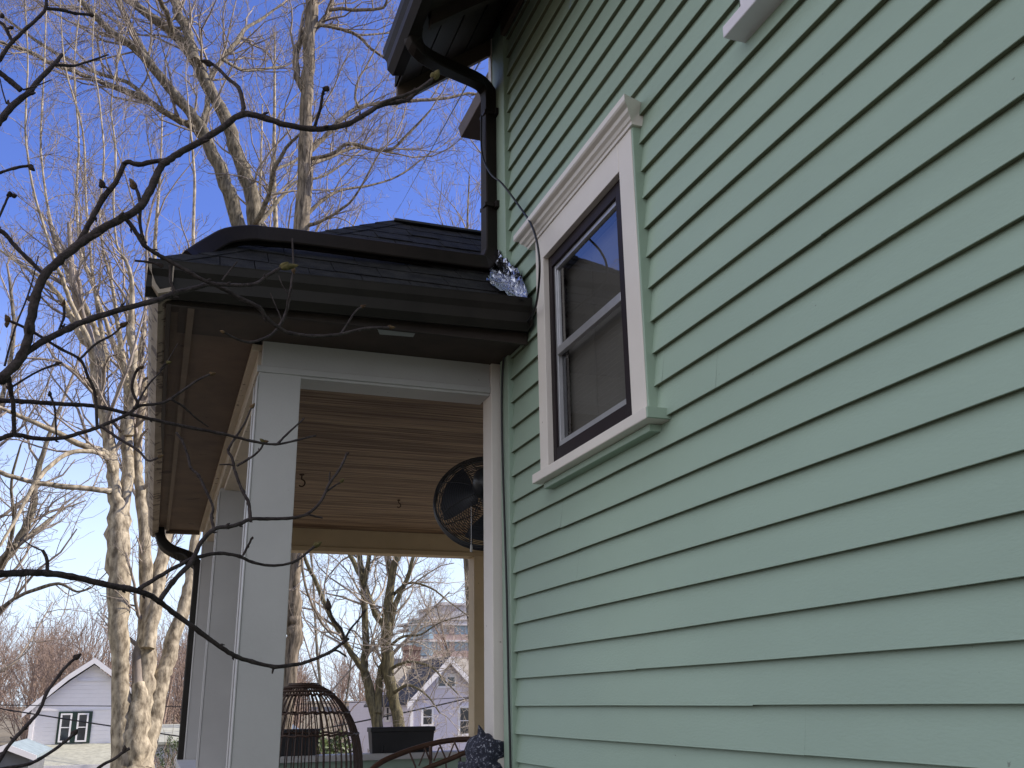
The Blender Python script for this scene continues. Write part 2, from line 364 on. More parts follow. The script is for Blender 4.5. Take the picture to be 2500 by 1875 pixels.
mx = t.nodes.new('ShaderNodeMixShader'); t.links.new(fr.outputs[0], mx.inputs[0]); t.links.new(tr.outputs[0], mx.inputs[1]); t.links.new(g_.outputs[0], mx.inputs[2]); t.links.new(mx.outputs[0], o_.inputs[0])
nz = t.nodes.new('ShaderNodeTexNoise'); nz.inputs['Scale'].default_value = 3; bp = t.nodes.new('ShaderNodeBump'); bp.inputs['Strength'].default_value = .02; bp.inputs['Distance'].default_value = .02
t.links.new(nz.outputs[0], bp.inputs['Height']); t.links.new(bp.outputs[0], g_.inputs['Normal'])
mb = MB(); mb.quad((.024, 2.99, 3.03), (.024, 3.63, 3.03), (.024, 3.63, 3.41), (.024, 2.99, 3.41)); mb.build('upper_pane', GL, win)
GL2 = GL.copy(); GL2.name = 'lower_window_glass'; [setattr(n.inputs[3], 'default_value', .05) for n in GL2.node_tree.nodes if n.bl_idname == 'ShaderNodeMapRange']; [setattr(n.inputs[1], 'default_value', 5.0) for n in GL2.node_tree.nodes if n.bl_idname == 'ShaderNodeMath']
mb = MB(); mb.quad((.030, 2.99, 2.62), (.030, 3.63, 2.62), (.030, 3.63, 3.01), (.030, 2.99, 3.01)); mb.build('lower_pane', GL2, win)
BL = mat('blind_slats', (.26, .24, .22), .7, .06, 4)
mb = MB()
for k in range(42):
    z = 2.53+k*.0215
    mb.hexa([(.075, 2.93, z), (.085, 2.93, z-.019), (.085, 3.66, z-.019), (.075, 3.66, z), (.0755, 2.93, z+.0012), (.0855, 2.93, z-.0178), (.0855, 3.66, z-.0178), (.0755, 3.66, z+.0012)])
for y in (3.05, 3.38): mb.tube([(.073, y, 2.51), (.073, y, 3.45)], .0012, 4)
mb.build('blind', BL, win)
ROOM = mat('room_wall', (.10, .08, .065), .9, .1, 2)
mb = MB()
for q in (((.07, 2.3, 1.5), (2.2, 2.3, 1.5), (2.2, 2.3, 3.9), (.07, 2.3, 3.9)), ((.07, 4.25, 1.5), (.07, 4.25, 3.9), (2.2, 4.25, 3.9), (2.2, 4.25, 1.5)), ((2.2, 2.3, 1.5), (2.2, 4.25, 1.5), (2.2, 4.25, 3.9), (2.2, 2.3, 3.9)),
          ((.07, 2.3, 1.5), (.07, 4.25, 1.5), (2.2, 4.25, 1.5), (2.2, 2.3, 1.5)), ((.07, 2.3, 3.9), (2.2, 2.3, 3.9), (2.2, 4.25, 3.9), (.07, 4.25, 3.9))): mb.quad(*q)
mb.build('room', ROOM, win)
# ---- the higher window nearer the camera
uw = thing('upper_window', (0, 1.5, 3.56), None, None); uw.parent = house
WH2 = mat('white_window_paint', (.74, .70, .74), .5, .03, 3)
def ub(name, m, *boxes, bevel=.002):
    mb = MB()
    for b in boxes: mb.box(*b)
    return mb.build(name, m, uw, bevel)
ub('sill', WH2, (-.066, .03, .87, 2.085, 3.475, 3.515), bevel=.004)
ub('casing', WH2, (-.026, .03, 1.93, 2.04, 3.5155, 5.0), (-.026, .03, .92, 1.03, 3.5155, 5.0), (-.0265, .03, 1.03, 1.93, 4.86, 5.0))
ub('sash_frame', SASH, (.0, .06, 1.86, 1.93, 3.52, 4.86), (.0, .06, 1.03, 1.10, 3.52, 4.86), (.0005, .06, 1.10, 1.86, 3.52, 3.62), (.0005, .06, 1.10, 1.86, 4.78, 4.86), (.0005, .06, 1.10, 1.86, 4.16, 4.21))
mb = MB(); mb.quad((.02, 1.1, 3.62), (.02, 1.86, 3.62), (.02, 1.86, 4.78), (.02, 1.1, 4.78)); mb.build('pane', GL, uw)

# ---- main roof and its eave above
mb = MB(); pit = .82
def rz(x): return 5.205+pit*x                   # underside of the main roof
for (xa, xb) in ((-.56, 4.0),):
    mb.hexa([(xa, -7.4, rz(xa)), (xb, -7.4, rz(xb)), (xb, 4.42, rz(xb)), (xa, 4.42, rz(xa)), (xa, -7.4, rz(xa)+.07), (xb, -7.4, rz(xb)+.07), (xb, 4.42, rz(xb)+.07), (xa, 4.42, rz(xa)+.07)])
mb.hexa([(4.0, -7.4, rz(4.0)), (8.56, -7.4, rz(-.56)), (8.56, 4.42, rz(-.56)), (4.0, 4.42, rz(4.0)), (4.0, -7.4, rz(4)+.07), (8.56, -7.4, rz(-.56)+.07), (8.56, 4.42, rz(-.56)+.07), (4.0, 4.42, rz(4)+.07)])
mb.build('main_roof', SHNG, house)
mb = MB()
for k in range(5):                              # boards under the eave
    xa = -.55+k*.125; xb = xa+.117
    mb.hexa([(xa, -7.4, rz(xa)-.02), (xb, -7.4, rz(xb)-.02), (xb, 4.39, rz(xb)-.02), (xa, 4.39, rz(xa)-.02), (xa, -7.4, rz(xa)-.003), (xb, -7.4, rz(xb)-.003), (xb, 4.39, rz(xb)-.003), (xa, 4.39, rz(xa)-.003)])
for y in np.arange(-6.6, 4.3, .61):
    a, b = -.53, .1
    mb.hexa([(a, y, rz(a)-.10), (b, y, rz(b)-.13), (b, y+.05, rz(b)-.13), (a, y+.05, rz(a)-.10), (a, y, rz(a)-.021), (b, y, rz(b)-.021), (b, y+.05, rz(b)-.021), (a, y+.05, rz(a)-.021)])
mb.build('eave_boards', DKBR, house)
mb = MB(); a, b = -.55, .02
mb.hexa([(a, 4.395, rz(a)-.12), (b, 4.395, rz(b)-.12), (b, 4.425, rz(b)-.12), (a, 4.425, rz(a)-.12), (a, 4.395, rz(a)-.002), (b, 4.395, rz(b)-.002), (b, 4.425, rz(b)-.002), (a, 4.425, rz(a)-.002)])
mb.box(-.03, -.004, -7.0, 4.20, 5.05, 5.155)
mb.build('frieze_board', mat('brown_trim', (.10, .07, .05), .6, .2, 4), house)
for y in (4.38, -6.98):                          # gable ends closed above the siding
    mb = MB(); mb.ngon([(0, y, 5.1), (8, y, 5.1), (4, y, rz(4))]); mb.build('gable_wall', GREEN, house)
GPROF = [(0, 0), (0, -.115), (-.055, -.13), (-.085, -.10), (-.088, -.055), (-.105, -.03), (-.11, .0), (-.112, .006), (-.094, .006), (-.096, -.004), (-.09, -.05), (-.07, -.09), (-.05, -.113), (-.006, -.10), (-.006, 0)]
mb = MB(); mb.prism([(x, 0, z) for x, z in GPROF], (-.555, -7.3, 4.815), (-.555, 4.24, 4.815))
mb.build('upper_gutter', BROWN, house)
# eave return beyond the corner
mb = MB(); mb.prism([(0, 0, 0), (.03, 0, .0), (.5, 0, .0), (.5, 0, .32), (.02, 0, .10), (-.02, 0, .07)], (.06, 4.60, 5.06), (.06, 5.25, 5.06)); mb.build('eave_return', mat('brown_eave', (.085, .06, .05), .6, .2, 6), house, .004)

# ---- downspout from the upper gutter
def rect_tube(mb, pts, w, d, side):
    """flat-sided pipe along a path; `side` is the direction of its width"""
    P = np.asarray(pts, float); t = np.gradient(P, axis=0); t /= np.linalg.norm(t, axis=1)[:, None]
    rows = []
    sh = [(-.5, -.42), (-.42, -.5), (-.2, -.5), (-.16, -.46), (.16, -.46), (.2, -.5), (.42, -.5), (.5, -.42), (.5, .42), (.42, .5), (-.42, .5), (-.5, .42)]
    for p, q in zip(P, t):
        s_ = V3(side, float); s_ = unit(s_-q*(s_@q)); n_ = np.cross(q, s_)
        rows.append([p+s_*a*w+n_*b*d for a, b in sh])
    rows = np.array(rows); mb.grid(np.swapaxes(rows, 0, 1), False, True); mb.ngon(rows[0][::-1]); mb.ngon(rows[-1])
dsp = [(-.615, 4.19, 4.76), (-.612, 4.20, 4.90-.2), (-.60, 4.22, 4.64), (-.56, 4.26, 4.60)]
P = [atY(897, 42, 3.90), atY(892, 78, 3.93), atY(903, 107, 3.97), atY(930, 128, 4.05), atY(975, 150, 4.17), atY(1025, 172, 4.29), atY(1044, 186, 4.335), atY(1056, 208, 4.35)]
P = [np.array(p) for p in P]; P += [V3([P[-1][0]+.002, 4.352, z]) for z in (4.60, 4.3, 4.0, 3.86)]
xv = P[-1][0]
P += [V3([xv-.004, 4.35, 3.80]), V3([xv-.03, 4.335, 3.745]), V3([xv-.08, 4.31, 3.722])]
run0 = P[-1]; e1 = atY(640, 517, 4.20); e2 = atY(540, 508, 4.17); e3 = atY(490, 514, 4.14); e4 = atY(455, 532, 4.10); e5 = atY(425, 551, 4.05)
P += [run0*.7+e1*.3, run0*.35+e1*.65, e1, e1*.4+e2*.6, e2, e3, e4, e5, atY(408, 563, 4.0)]
PP, _ = smooth_path(P, np.ones(len(P)), 3)
mb = MB(); rect_tube(mb, PP, .062, .078, (.25, -1, .1)); DS = mb.build('downspout', BROWN, house, .002)
for z in (4.62, 4.06):
    mb = MB(); mb.box(xv-.042, xv+.05, 4.303, 4.395, z, z+.02); mb.box(-.035, -.002, 4.285, 4.335, z-.008, z+.03); mb.build('strap', BROWN, DS, .002)

# ---- porch structure
cz = 3.20
FL = mat('porch_floor', (.30, .27, .24), .6, .15, 3)
mb = MB(); mb.box(-1.25, 6.0, 4.42, 9.7, .30, .42); mb.build('porch_floor', FL, house)
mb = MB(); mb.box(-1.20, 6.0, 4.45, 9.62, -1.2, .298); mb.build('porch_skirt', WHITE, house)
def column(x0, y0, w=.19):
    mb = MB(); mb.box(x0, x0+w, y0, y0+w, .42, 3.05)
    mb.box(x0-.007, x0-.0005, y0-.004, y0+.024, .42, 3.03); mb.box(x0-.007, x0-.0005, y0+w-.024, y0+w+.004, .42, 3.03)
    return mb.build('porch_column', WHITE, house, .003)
column(-1.165, 4.352); column(-1.165, 7.0); column(-1.165, 9.38); 
mb = MB(); mb.box(1.44, 1.63, 9.38, 9.57, .42, 3.0); mb.build('porch_column', TAN, house, .003)
mb = MB(); mb.box(4.6, 4.79, 9.38, 9.57, .42, 3.0); mb.build('porch_column', CREAM, house, .003)
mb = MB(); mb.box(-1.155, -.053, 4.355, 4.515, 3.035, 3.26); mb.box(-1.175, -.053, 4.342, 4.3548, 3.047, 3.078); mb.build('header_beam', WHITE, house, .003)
mb = MB(); mb.box(-1.14, -.98, 4.516, 9.40, 3.035, 3.22); mb.box(-1.20, -1.1405, 4.40, 9.66, 3.165, 3.198); mb.box(-1.17, -1.1405, 4.40, 9.66, 3.07, 3.164); mb.build('left_beam', BEIGE, house, .003)
mb = MB(); mb.box(-.979, 6.0, 9.40, 9.56, 2.985, 3.22); mb.box(-.979, 6.0, 9.388, 9.3995, 2.985, 3.028); mb.build('far_beam', TAN, house, .003)
# beadboard ceiling, boards running across
CEI = mat('beadboard_wood', (.10, .052, .025), .6, 0, 12, col2=(.50, .37, .23), bump=.2, bscale=40, stretch=(.09, 2.4, 1), pos=(.42, .80), detail=9)
t = CEI.node_tree
mb = MB(); y = 4.50; rows = []
while y < 9.42:
    wd = .041; rows += [(y, cz), (y+.0355, cz-random.uniform(0, .0012)), (y+.0365, cz+.010), (y+.040, cz+.010)]; y += wd
mb.grid([[(x, yy, zz) for (yy, zz) in rows] for x in (-1.0, 1.2, 3.4, 6.0)]); mb.build('porch_ceiling', CEI, house)
# soffits with trim
mb = MB(); mb.box(-1.57, -1.19, 4.0, 9.86, cz+.004, cz+.02); mb.build('left_soffit', SOFF, house)
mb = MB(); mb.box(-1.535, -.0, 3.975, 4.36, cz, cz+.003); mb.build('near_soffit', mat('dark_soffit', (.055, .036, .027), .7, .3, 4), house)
mb = MB(); mb.prism([(-.69, 4.035, 0), (-.515, 4.02, 0), (-.512, 4.085, 0), (-.665, 4.098, 0)], (0, 0, cz-.004), (0, 0, cz-.0005)); mb.build('soffit_vent', mat('vent_metal', (.32, .34, .33), .5, .1, 10), house)
mb = MB(); mb.box(-1.50, -1.472, 4.0, 9.86, cz-.012, cz+.0035); mb.box(-1.5, -1.19, 9.84, 9.88, cz-.03, cz+.003); mb.box(-1.50, -.02, 3.99, 4.012, cz-.014, cz-.0005); mb.build('soffit_trim', mat('brown_trim_paint', (.15, .105, .07), .6, .2, 5), house)
# fascia
mb = MB(); mb.box(-1.585, -1.565, 3.95, 9.9, 3.17, 3.33); mb.box(-1.565, -.0, 3.953, 3.973, 3.17, 3.33); mb.build('fascia', DKBR, house)
# gutters
mb = MB()
def gut(off):                                   # profile for the front gutter in (y, z), sweeping along x
    return [(0, -o[0]*-1, o[1]) for o in off]
za, zb = 3.305, 3.345
mb.prism([(0, x*.92, z*1.08) for x, z in GPROF], (-1.667, 3.952, za+.008), (-.014, 3.952, zb+.008))
mb.box(-.017, -.012, 3.85, 3.952, zb-.12, zb+.01)
NG = mb.build('near_gutter', GUTB, house)
mb = MB(); mb.prism([(x*.92, 0, z*1.08) for x, z in GPROF], (-1.566, 3.853, za+.008), (-1.566, 9.92, za-.03)); 
LG = mb.build('left_gutter', WEATH, house)
# roof: hipped, shingle courses as real steps, flat deck on top
RP = .80; ey, ez, ex = 3.90, 3.338, -1.62
T_ = 1.20
def roofpt(s, x): return (x, ey+s, ez+RP*s)
mb = MB(); crs = .135; s = 0
nrm = unit(V3([0, -RP, 1]))
while s < T_:
    s2 = min(T_, s+crs); x = ex+s*1.0
    x0a = ex+s; x = x0a
    while x < 6.0:
        wd = random.uniform(.14, .34) if x < 1.2 else 5; x2 = min(6.0, x+wd)
        lift = random.choice((.006, .008, .011)); ofs = random.uniform(-.004, .004)
        a = V3(roofpt(s+ofs, x)); b = V3(roofpt(s+ofs, x2)); c = V3(roofpt(s2+.02, x2)); d = V3(roofpt(s2+.02, max(x, ex+s2)))
        if x2 > ex+s2-1e-6 or True:
            c[0] = max(c[0], d[0])
            lo = [a, b, c, d]; hi = [a+nrm*lift, b+nrm*lift, c+nrm*.002, d+nrm*.002]
            mb.hexa(lo+hi)
        x = x2+.004
    s = s2
# left plane courses
s = 0
while s < T_:
    s2 = min(T_, s+crs); q = lambda ss, y: V3((ex+ss, y, ez+RP*ss))
    nl = unit(V3([-RP, 0, 1])); ya, yb = ey+s, 9.86-s
    a, b, c, d = q(s, yb), q(s, ya), q(s2+.02, ey+s2), q(s2+.02, 9.86-s2)
    mb.hexa([a, b, c, d, a+nl*.009, b+nl*.009, c+nl*.002, d+nl*.002]); s = s2
# far plane and top deck
mb.hexa([(6, 9.86, ez), (ex, 9.86, ez), (ex+T_, 9.86-T_, ez+RP*T_), (6, 9.86-T_, ez+RP*T_), (6, 9.86, ez+.01), (ex, 9.86, ez+.01), (ex+T_, 9.86-T_, ez+RP*T_+.01), (6, 9.86-T_, ez+RP*T_+.01)])
mb.box(ex+T_, 6, ey+T_, 9.86-T_, ez+RP*T_-.03, ez+RP*T_+.004)
for k in range(11):                             # hip caps
    s = k*T_/11; s2 = s+T_/11+.03; h = V3((ex+s, ey+s, ez+RP*s+.006)); g = V3((ex+s2, ey+s2, ez+RP*s2+.006))
    l1 = V3((-.0, .10, .0)); l2 = V3((.10, .0, .0))
    u1 = V3([0, .09, 0]); u2 = V3([.09, 0, 0])
    mb.hexa([h+u1+V3([0, 0, -.004]), h, g, g+u1+V3([0, 0, -.004]), h+u1+V3([0, 0, .008]), h+V3([0, 0, .012]), g+V3([0, 0, .006]), g+u1+V3([0, 0, .004])])
    mb.hexa([h, h+u2+V3([0, 0, -.004]), g+u2+V3([0, 0, -.004]), g, h+V3([0, 0, .012]), h+u2+V3([0, 0, .008]), g+u2+V3([0, 0, .004]), g+V3([0, 0, .006])])
PR = mb.build('porch_roof', SHNG, house)
mb = MB(); z = ez+RP*T_; mb.box(ex+T_+.02, 1.5, ey+T_-.03, ey+T_+.05, z+.006, z+.022); mb.build('ridge_flashing', mat('ridge_metal', (.12, .12, .13), .35, .2, 6, metal=.7), PR, .004)
# far left downspout
P = [atY(345, 1128, 9.75), atY(345, 1146, 9.75), atY(349, 1168, 9.74), atY(362, 1184, 9.72), atY(385, 1196, 9.70), atY(408, 1205, 9.66), atY(422, 1217, 9.64), atY(428, 1236, 9.63)]
xx = P[-1][0]; P += [V3([xx, 9.63, z]) for z in (2.4, 1.8, 1.2, .5, -.3)]
PP, _ = smooth_path(P, np.ones(len(P)), 3); mb = MB(); rect_tube(mb, PP, .085, .10, (1, .0, .0)); mb.build('corner_downspout', GUTB, house)
# railing walls (solid, clapboarded, with a cap)
mb = MB()
mb.box(-.97, 1.44, 9.42, 9.52, .42, 1.105); mb.box(1.63, 4.6, 9.42, 9.52, .42, 1.105); mb.box(-1.12, -1.02, 4.54, 7.0, .42, 1.105); mb.box(-1.12, -1.02, 7.19, 9.38, .42, 1.105); mb.box(-.975, -.053, 4.40, 4.50, .42, 1.105)
RL = mb.build('railing_wall', GREEN, house, .003)
mb = MB()
mb.box(-.975, 1.44, 9.35, 9.59, 1.106, 1.16); mb.box(1.63, 4.6, 9.35, 9.59, 1.106, 1.16); mb.box(-1.24, -.95, 4.545, 7.0, 1.106, 1.16); mb.box(-1.24, -.95, 7.192, 9.378, 1.106, 1.16); mb.box(-.974, -.053, 4.34, 4.56, 1.106, 1.16)
mb.build('railing_cap', WHITE, RL, .004)

# ---- foil over the roof-to-wall joint
FOIL = bpy.data.materials.new('crumpled_foil'); FOIL.use_nodes = True; b_ = FOIL.node_tree.nodes['Principled BSDF']
b_.inputs['Base Color'].default_value = (.58, .60, .66, 1); b_.inputs['Metallic'].default_value = 1; b_.inputs['Roughness'].default_value = .09
t = FOIL.node_tree; nz = t.nodes.new('ShaderNodeTexNoise'); nz.inputs['Scale'].default_value = 22; nz.inputs['Detail'].default_value = 3; bp = t.nodes.new('ShaderNodeBump'); bp.inputs['Strength'].default_value = .5; bp.inputs['Distance'].default_value = .01
t.links.new(nz.outputs[0], bp.inputs['Height']); t.links.new(bp.outputs[0], b_.inputs['Normal'])
mb = MB(); nU, nV = 26, 12; G = []
for i in range(nU):
    u = i/(nU-1); y = 3.862+.50*u; s = y-ey
    row = []; jn = V3([-.02, y, ez+RP*max(s, -.03)+.014])
    hgt = .13*min(1, .3+u*5)+random.uniform(-.014, .014); wid = (.06+.06*math.sin(min(1, u*1.15)*2.8))*(1-.55*max(0, u-.55)/.45)+random.uniform(-.012, .012)
    for j in range(nV):
        v = j/(nV-1)
        if v < .5: p = jn+V3([-.002-.004*random.random(), 0, hgt*(.5-v)*2])
        else: p = jn+V3([-wid*(v-.5)*2, .10*(v-.5)*2*-.25, .010-.02*(v-.5)])
        row.append(p+V3([-abs(rng.normal(0, .006)), rng.normal(0, .004), rng.normal(0, .0045)+(.008 if v > .5 else 0)]))
    G.append(row)
mb.grid(G); fo = mb.build('foil_flashing', FOIL)
tag(fo, 'crumpled silver foil patch where the porch roof meets the green wall', 'foil patch')
# ---- cable on the wall
cp = [((1040, 250), -.10), ((1041, 330), -.10), ((1060, 375), -.10), ((1085, 397), -.07), ((1125, 450), -.04), ((1150, 490), -.10), ((1163, 540), -.13), ((1165, 600), -.12), ((1155, 670), -.05), ((1130, 705), -.022), ((1105, 730), -.022), ((1089, 765), -.022), ((1084, 860), -.022), ((1086, 1000), -.022), ((1091, 1160), -.022), ((1095, 1300), -.022), ((1099, 1500), -.022), ((1103, 1660), -.022), ((1108, 1900), -.022)]
P, Rr = smooth_path([atX(q[0], q[1], x) for q, x in cp], np.full(len(cp), .0052), 5)
mb = MB(); mb.tube(P, Rr, 8); tag(mb.build('wall_cable', CBL), 'thin black cable looping past the window and down the corner board', 'cable')

# ================================================================== THINGS ON THE PORCH
# ---- wall fan seen from behind
fc = atY(1052, 1085, 4.98); fax = unit(V3([.30, .88, -.37])); FR_ = .285
fan = thing('wall_fan', tuple(fc), 'round black caged fan under the porch ceiling, cut off by the corner post', 'fan')
f1 = unit(np.cross(fax, V3([0, 0, 1]))); f2 = np.cross(f1, fax)
FAN = mat('fan_black_metal', (.018, .019, .022), .4, .2, 8)
def ring(c, r, n=56): return [c+r*(f1*math.cos(a)+f2*math.sin(a)) for a in np.linspace(0, 2*math.pi, n+1)]
def bulge(r): return .085*math.sqrt(max(0, 1-(r/FR_)**2))
mb = MB()
for sg in (-1, 1):
    for r in np.arange(.055, FR_, .0125): mb.tube(ring(fc+fax*sg*(bulge(r)+.02), r, 40), .0024, 3, cap=False)
    for k in range(8):
        a = k*math.pi/4+.2; pts = []
        for r in np.linspace(.04, FR_, 8):
            pts.append(fc+fax*sg*(bulge(r)+.022)+r*(f1*math.cos(a+r*.9)+f2*math.sin(a+r*.9)))
        mb.tube(pts, .0032, 4)
mb.build('wire_guard', FAN, fan)
mb = MB(); mb.tube(ring(fc, FR_), .010, 8, cap=False); mb.tube(ring(fc-fax*.02, FR_), .006, 6, cap=False); mb.tube(ring(fc+fax*.02, FR_), .006, 6, cap=False); mb.build('outer_rim', FAN, fan)
BLD = mat('fan_blade_metal', (.030, .034, .045), .35, .1, 8)
for k in range(3):
    mb = MB(); a0 = k*2*math.pi/3+.75; G = []
    for r in np.linspace(.05, .25, 9):
        sp = .62*math.sin(min(1, (r-.02)/.2)*1.7)+.1
        G.append([fc+fax*(.03*(t-.5)*1.3)+r*(f1*math.cos(a0+sp*(t-.5)*2)+f2*math.sin(a0+sp*(t-.5)*2)) for t in np.linspace(0, 1, 7)])
    mb.grid(G, True); mb.build('blade', BLD, fan)
mb = MB(); mb.lathe([(0, -.26), (.05, -.258), (.068, -.24), (.075, -.19), (.075, -.14), (.06, -.11), (.03, -.10), (.03, .02), (0, .03)], fc, fax, 24)
for k in range(3): mb.tube([fc-fax*.13+.072*(f1*math.cos(k*2.1+.4)+f2*math.sin(k*2.1+.4)), fc-fax*.13+.09*(f1*math.cos(k*2.1+.4)+f2*math.sin(k*2.1+.4))], .008, 6)
mb.build('motor', FAN, fan)
mb = MB(); wp = V3([fc[0]+.06, 4.425, fc[2]+.02])
mb.tube([fc-fax*.17-f2*.06, fc-fax*.2-f2*.13, V3([wp[0], 4.56, fc[2]-.05]), V3([wp[0], 4.43, fc[2]-.02])], .018, 8); mb.box(wp[0]-.06, wp[0]+.06, 4.421, 4.437, wp[2]-.12, wp[2]+.10)
mb.tube([fc-fax*.2+f1*.03-f2*.06, fc-fax*.22-f2*.10, fc-fax*.16-f2*.09], .006, 6)
mb.build('mount_bracket', FAN, fan)
ct = atY(1018, 1178, 4.82)
mb = MB(); mb.tube([ct+V3([0, 0, .20]), ct+V3([0, 0, .10]), ct], .0012, 4); PC = mb.build('pull_cord', ALU, fan)
mb = MB(); mb.lathe([(0, -.036), (.006, -.034), (.007, -.02), (.005, 0), (.002, .006), (0, .006)], ct, n=12); mb.build('cord_pull', WHITE, PC)
# ---- ceiling hooks
RUST = mat('rusty_iron', (.05, .025, .015), .7, .4, 30)
for i, (p, lab) in enumerate([((-.599, 7.09), 'larger rusty ceiling hook nearest the square white column'), ((.296, 7.82), 'smaller rusty hook in the middle of the porch ceiling')]):
    o = thing('ceiling_hook', (p[0], p[1], cz), lab, 'hook'); b = V3([p[0], p[1], cz]); s = .85 if i == 0 else .6
    mb = MB(); mb.lathe([(.0, 0), (.022*s, 0), (.02*s, -.006), (.008*s, -.01), (0, -.01)], b, n=12); mb.build('base_plate', RUST, o)
    P = [b+V3([0, 0, -.008])]+[b+s*V3([.030*math.sin(a), 0, -.075+.030*math.cos(a)-.0]) for a in np.linspace(0, 3.9, 12)]
    mb = MB(); mb.tube(P, .006*s, 8); mb.build('hook', RUST, o)
# ---- domed rattan cage
RAT = mat('dark_rattan', (.055, .028, .018), .6, .3, 25, bump=.3, bscale=90)
dc = atY(655, 1560, 6.5); dx, dy = dc[0]-.01, 6.5; ztop = 1.725; zb = .44; RB = .385
cage = thing('rattan_dome', (dx, dy, .42), 'tall domed brown rattan cage on the porch behind the front column', 'rattan cage')
def dprof(u):                                   # u 0 top .. 1 bottom
    zz = ztop-(ztop-zb)*u
    h = (ztop-zz)/.52
    r = RB*math.sqrt(max(0, 1-(1-min(1, h))**2)) if h < 1 else RB*(1-.06*(h-1))
    return r, zz
us = list(np.linspace(.010, .5, 16))+[.65, .8, 1.0]
mb = MB()
for k in range(56):
    a = k*2*math.pi/56; mb.tube([V3([dx+dprof(u)[0]*math.cos(a), dy+dprof(u)[0]*math.sin(a), dprof(u)[1]]) for u in us], .0042, 5)
mb.build('ribs', RAT, cage)
for u in (.054, .139, .237, .42, .75):
    r, zz = dprof(u); mb = MB(); mb.tube([V3([dx+(r+.003)*math.cos(a), dy+(r+.003)*math.sin(a), zz+.005*math.sin(28*a)]) for a in np.linspace(0, 2*math.pi, 90)], .007, 6, cap=False); mb.build('hoop', RAT, cage)
mb = MB()
for u, w_ in ((.010, .012), (.022, .006), (.040, .006)):
    r, zz = dprof(u); mb.tube([V3([dx+r*math.cos(a), dy+r*math.sin(a), zz+.004]) for a in np.linspace(0, 2*math.pi, 40)], w_, 6, cap=False)
mb.build('crown_ring', RAT, cage)
mb = MB(); mb.tube([V3([dx+RB*.96*math.cos(a), dy+RB*.96*math.sin(a), zb+.0]) for a in np.linspace(0, 2*math.pi, 60)], .018, 8, cap=False); mb.build('base_hoop', RAT, cage)
# heavy front arch of the hood (seen from outside as a thick edge on the right)
mb = MB(); mb.tube([V3([dx+(dprof(u)[0]+.006)*math.cos(.25), dy+(dprof(u)[0]+.006)*math.sin(.25), dprof(u)[1]]) for u in us], .014, 7); mb.build('arch_edge', RAT, cage)
# ---- rattan armchair
RT2 = mat('brown_cane', (.075, .035, .02), .45, .25, 20, bump=.2, bscale=60)
ch = thing('rattan_chair', (.02, 5.75, .42), 'brown cane chair with an arched back in front of the far planter', 'chair')
A_ = [atY(x, y, 5.6) for x, y in ((790, 1690), (819, 1653), (870, 1630), (931, 1611), (979, 1601), (1024, 1598), (1065, 1603), (1100, 1618))]
A_ = [V3([a[0], 5.6+.10*math.sin(i*.45), a[2]]) for i, a in enumerate(A_)]
A_ = [V3([A_[0][0]-.05, 5.55, .42])]+[V3([A_[0][0]-.02, 5.57, .95])]+A_+[V3([A_[-1][0]+.08, 5.6, 1.15]), V3([A_[-1][0]+.12, 5.6, .42])]
P, _ = smooth_path(A_, np.ones(len(A_)), 4); mb = MB(); mb.tube(P, .0155, 8); mb.build('arched_rail', RT2, ch)
B_ = [atY(x, y, 5.55) for x, y in ((905, 1668), (931, 1656), (979, 1637), (1012, 1624))]; B_ = B_+[V3([B_[-1][0]+.2, 5.6, B_[-1][2]+.01])]
mb = MB(); mb.tube(smooth_path(B_, np.ones(len(B_)), 3)[0], .014, 8); mb.tube([V3([-.2, 5.57, .95]), V3([.55, 5.57, .95])], .013, 8); mb.build('lower_rail', RT2, ch)
mb = MB()
for k in range(9):
    x = -.12+k*.085; zt = np.interp(x, [a[0] for a in A_[2:10]], [a[2] for a in A_[2:10]])
    mb.tube([V3([x, 5.6, zt]), V3([x+.03, 5.585, zt-.07]), V3([x+.05, 5.58, 1.15]), V3([x+.05, 5.57, .95])], .0055, 5)
    mb.tube([V3([x+.085, 5.6, zt]), V3([x+.05, 5.585, zt-.07])], .0045, 5)
for k in range(2):
    x = .0+k*.33; zt = np.interp(x, [a[0] for a in A_[2:10]], [a[2] for a in A_[2:10]]); mb.tube([V3([x, 5.6, zt]), V3([x, 5.57, .9])], .010, 6)
mb.build('back_lattice', RT2, ch)
mb = MB(); mb.box(-.25, .58, 5.60, 6.2, .82, .87); mb.build('seat', RT2, ch, .02)
for x, y in ((-.24, 6.18), (.57, 6.18), (-.24, 5.62), (.57, 5.62)):
    mb = MB(); mb.tube([V3([x, y, .82]), V3([x*1.03, y+.01, .42])], .017, 8); mb.build('leg', RT2, ch)
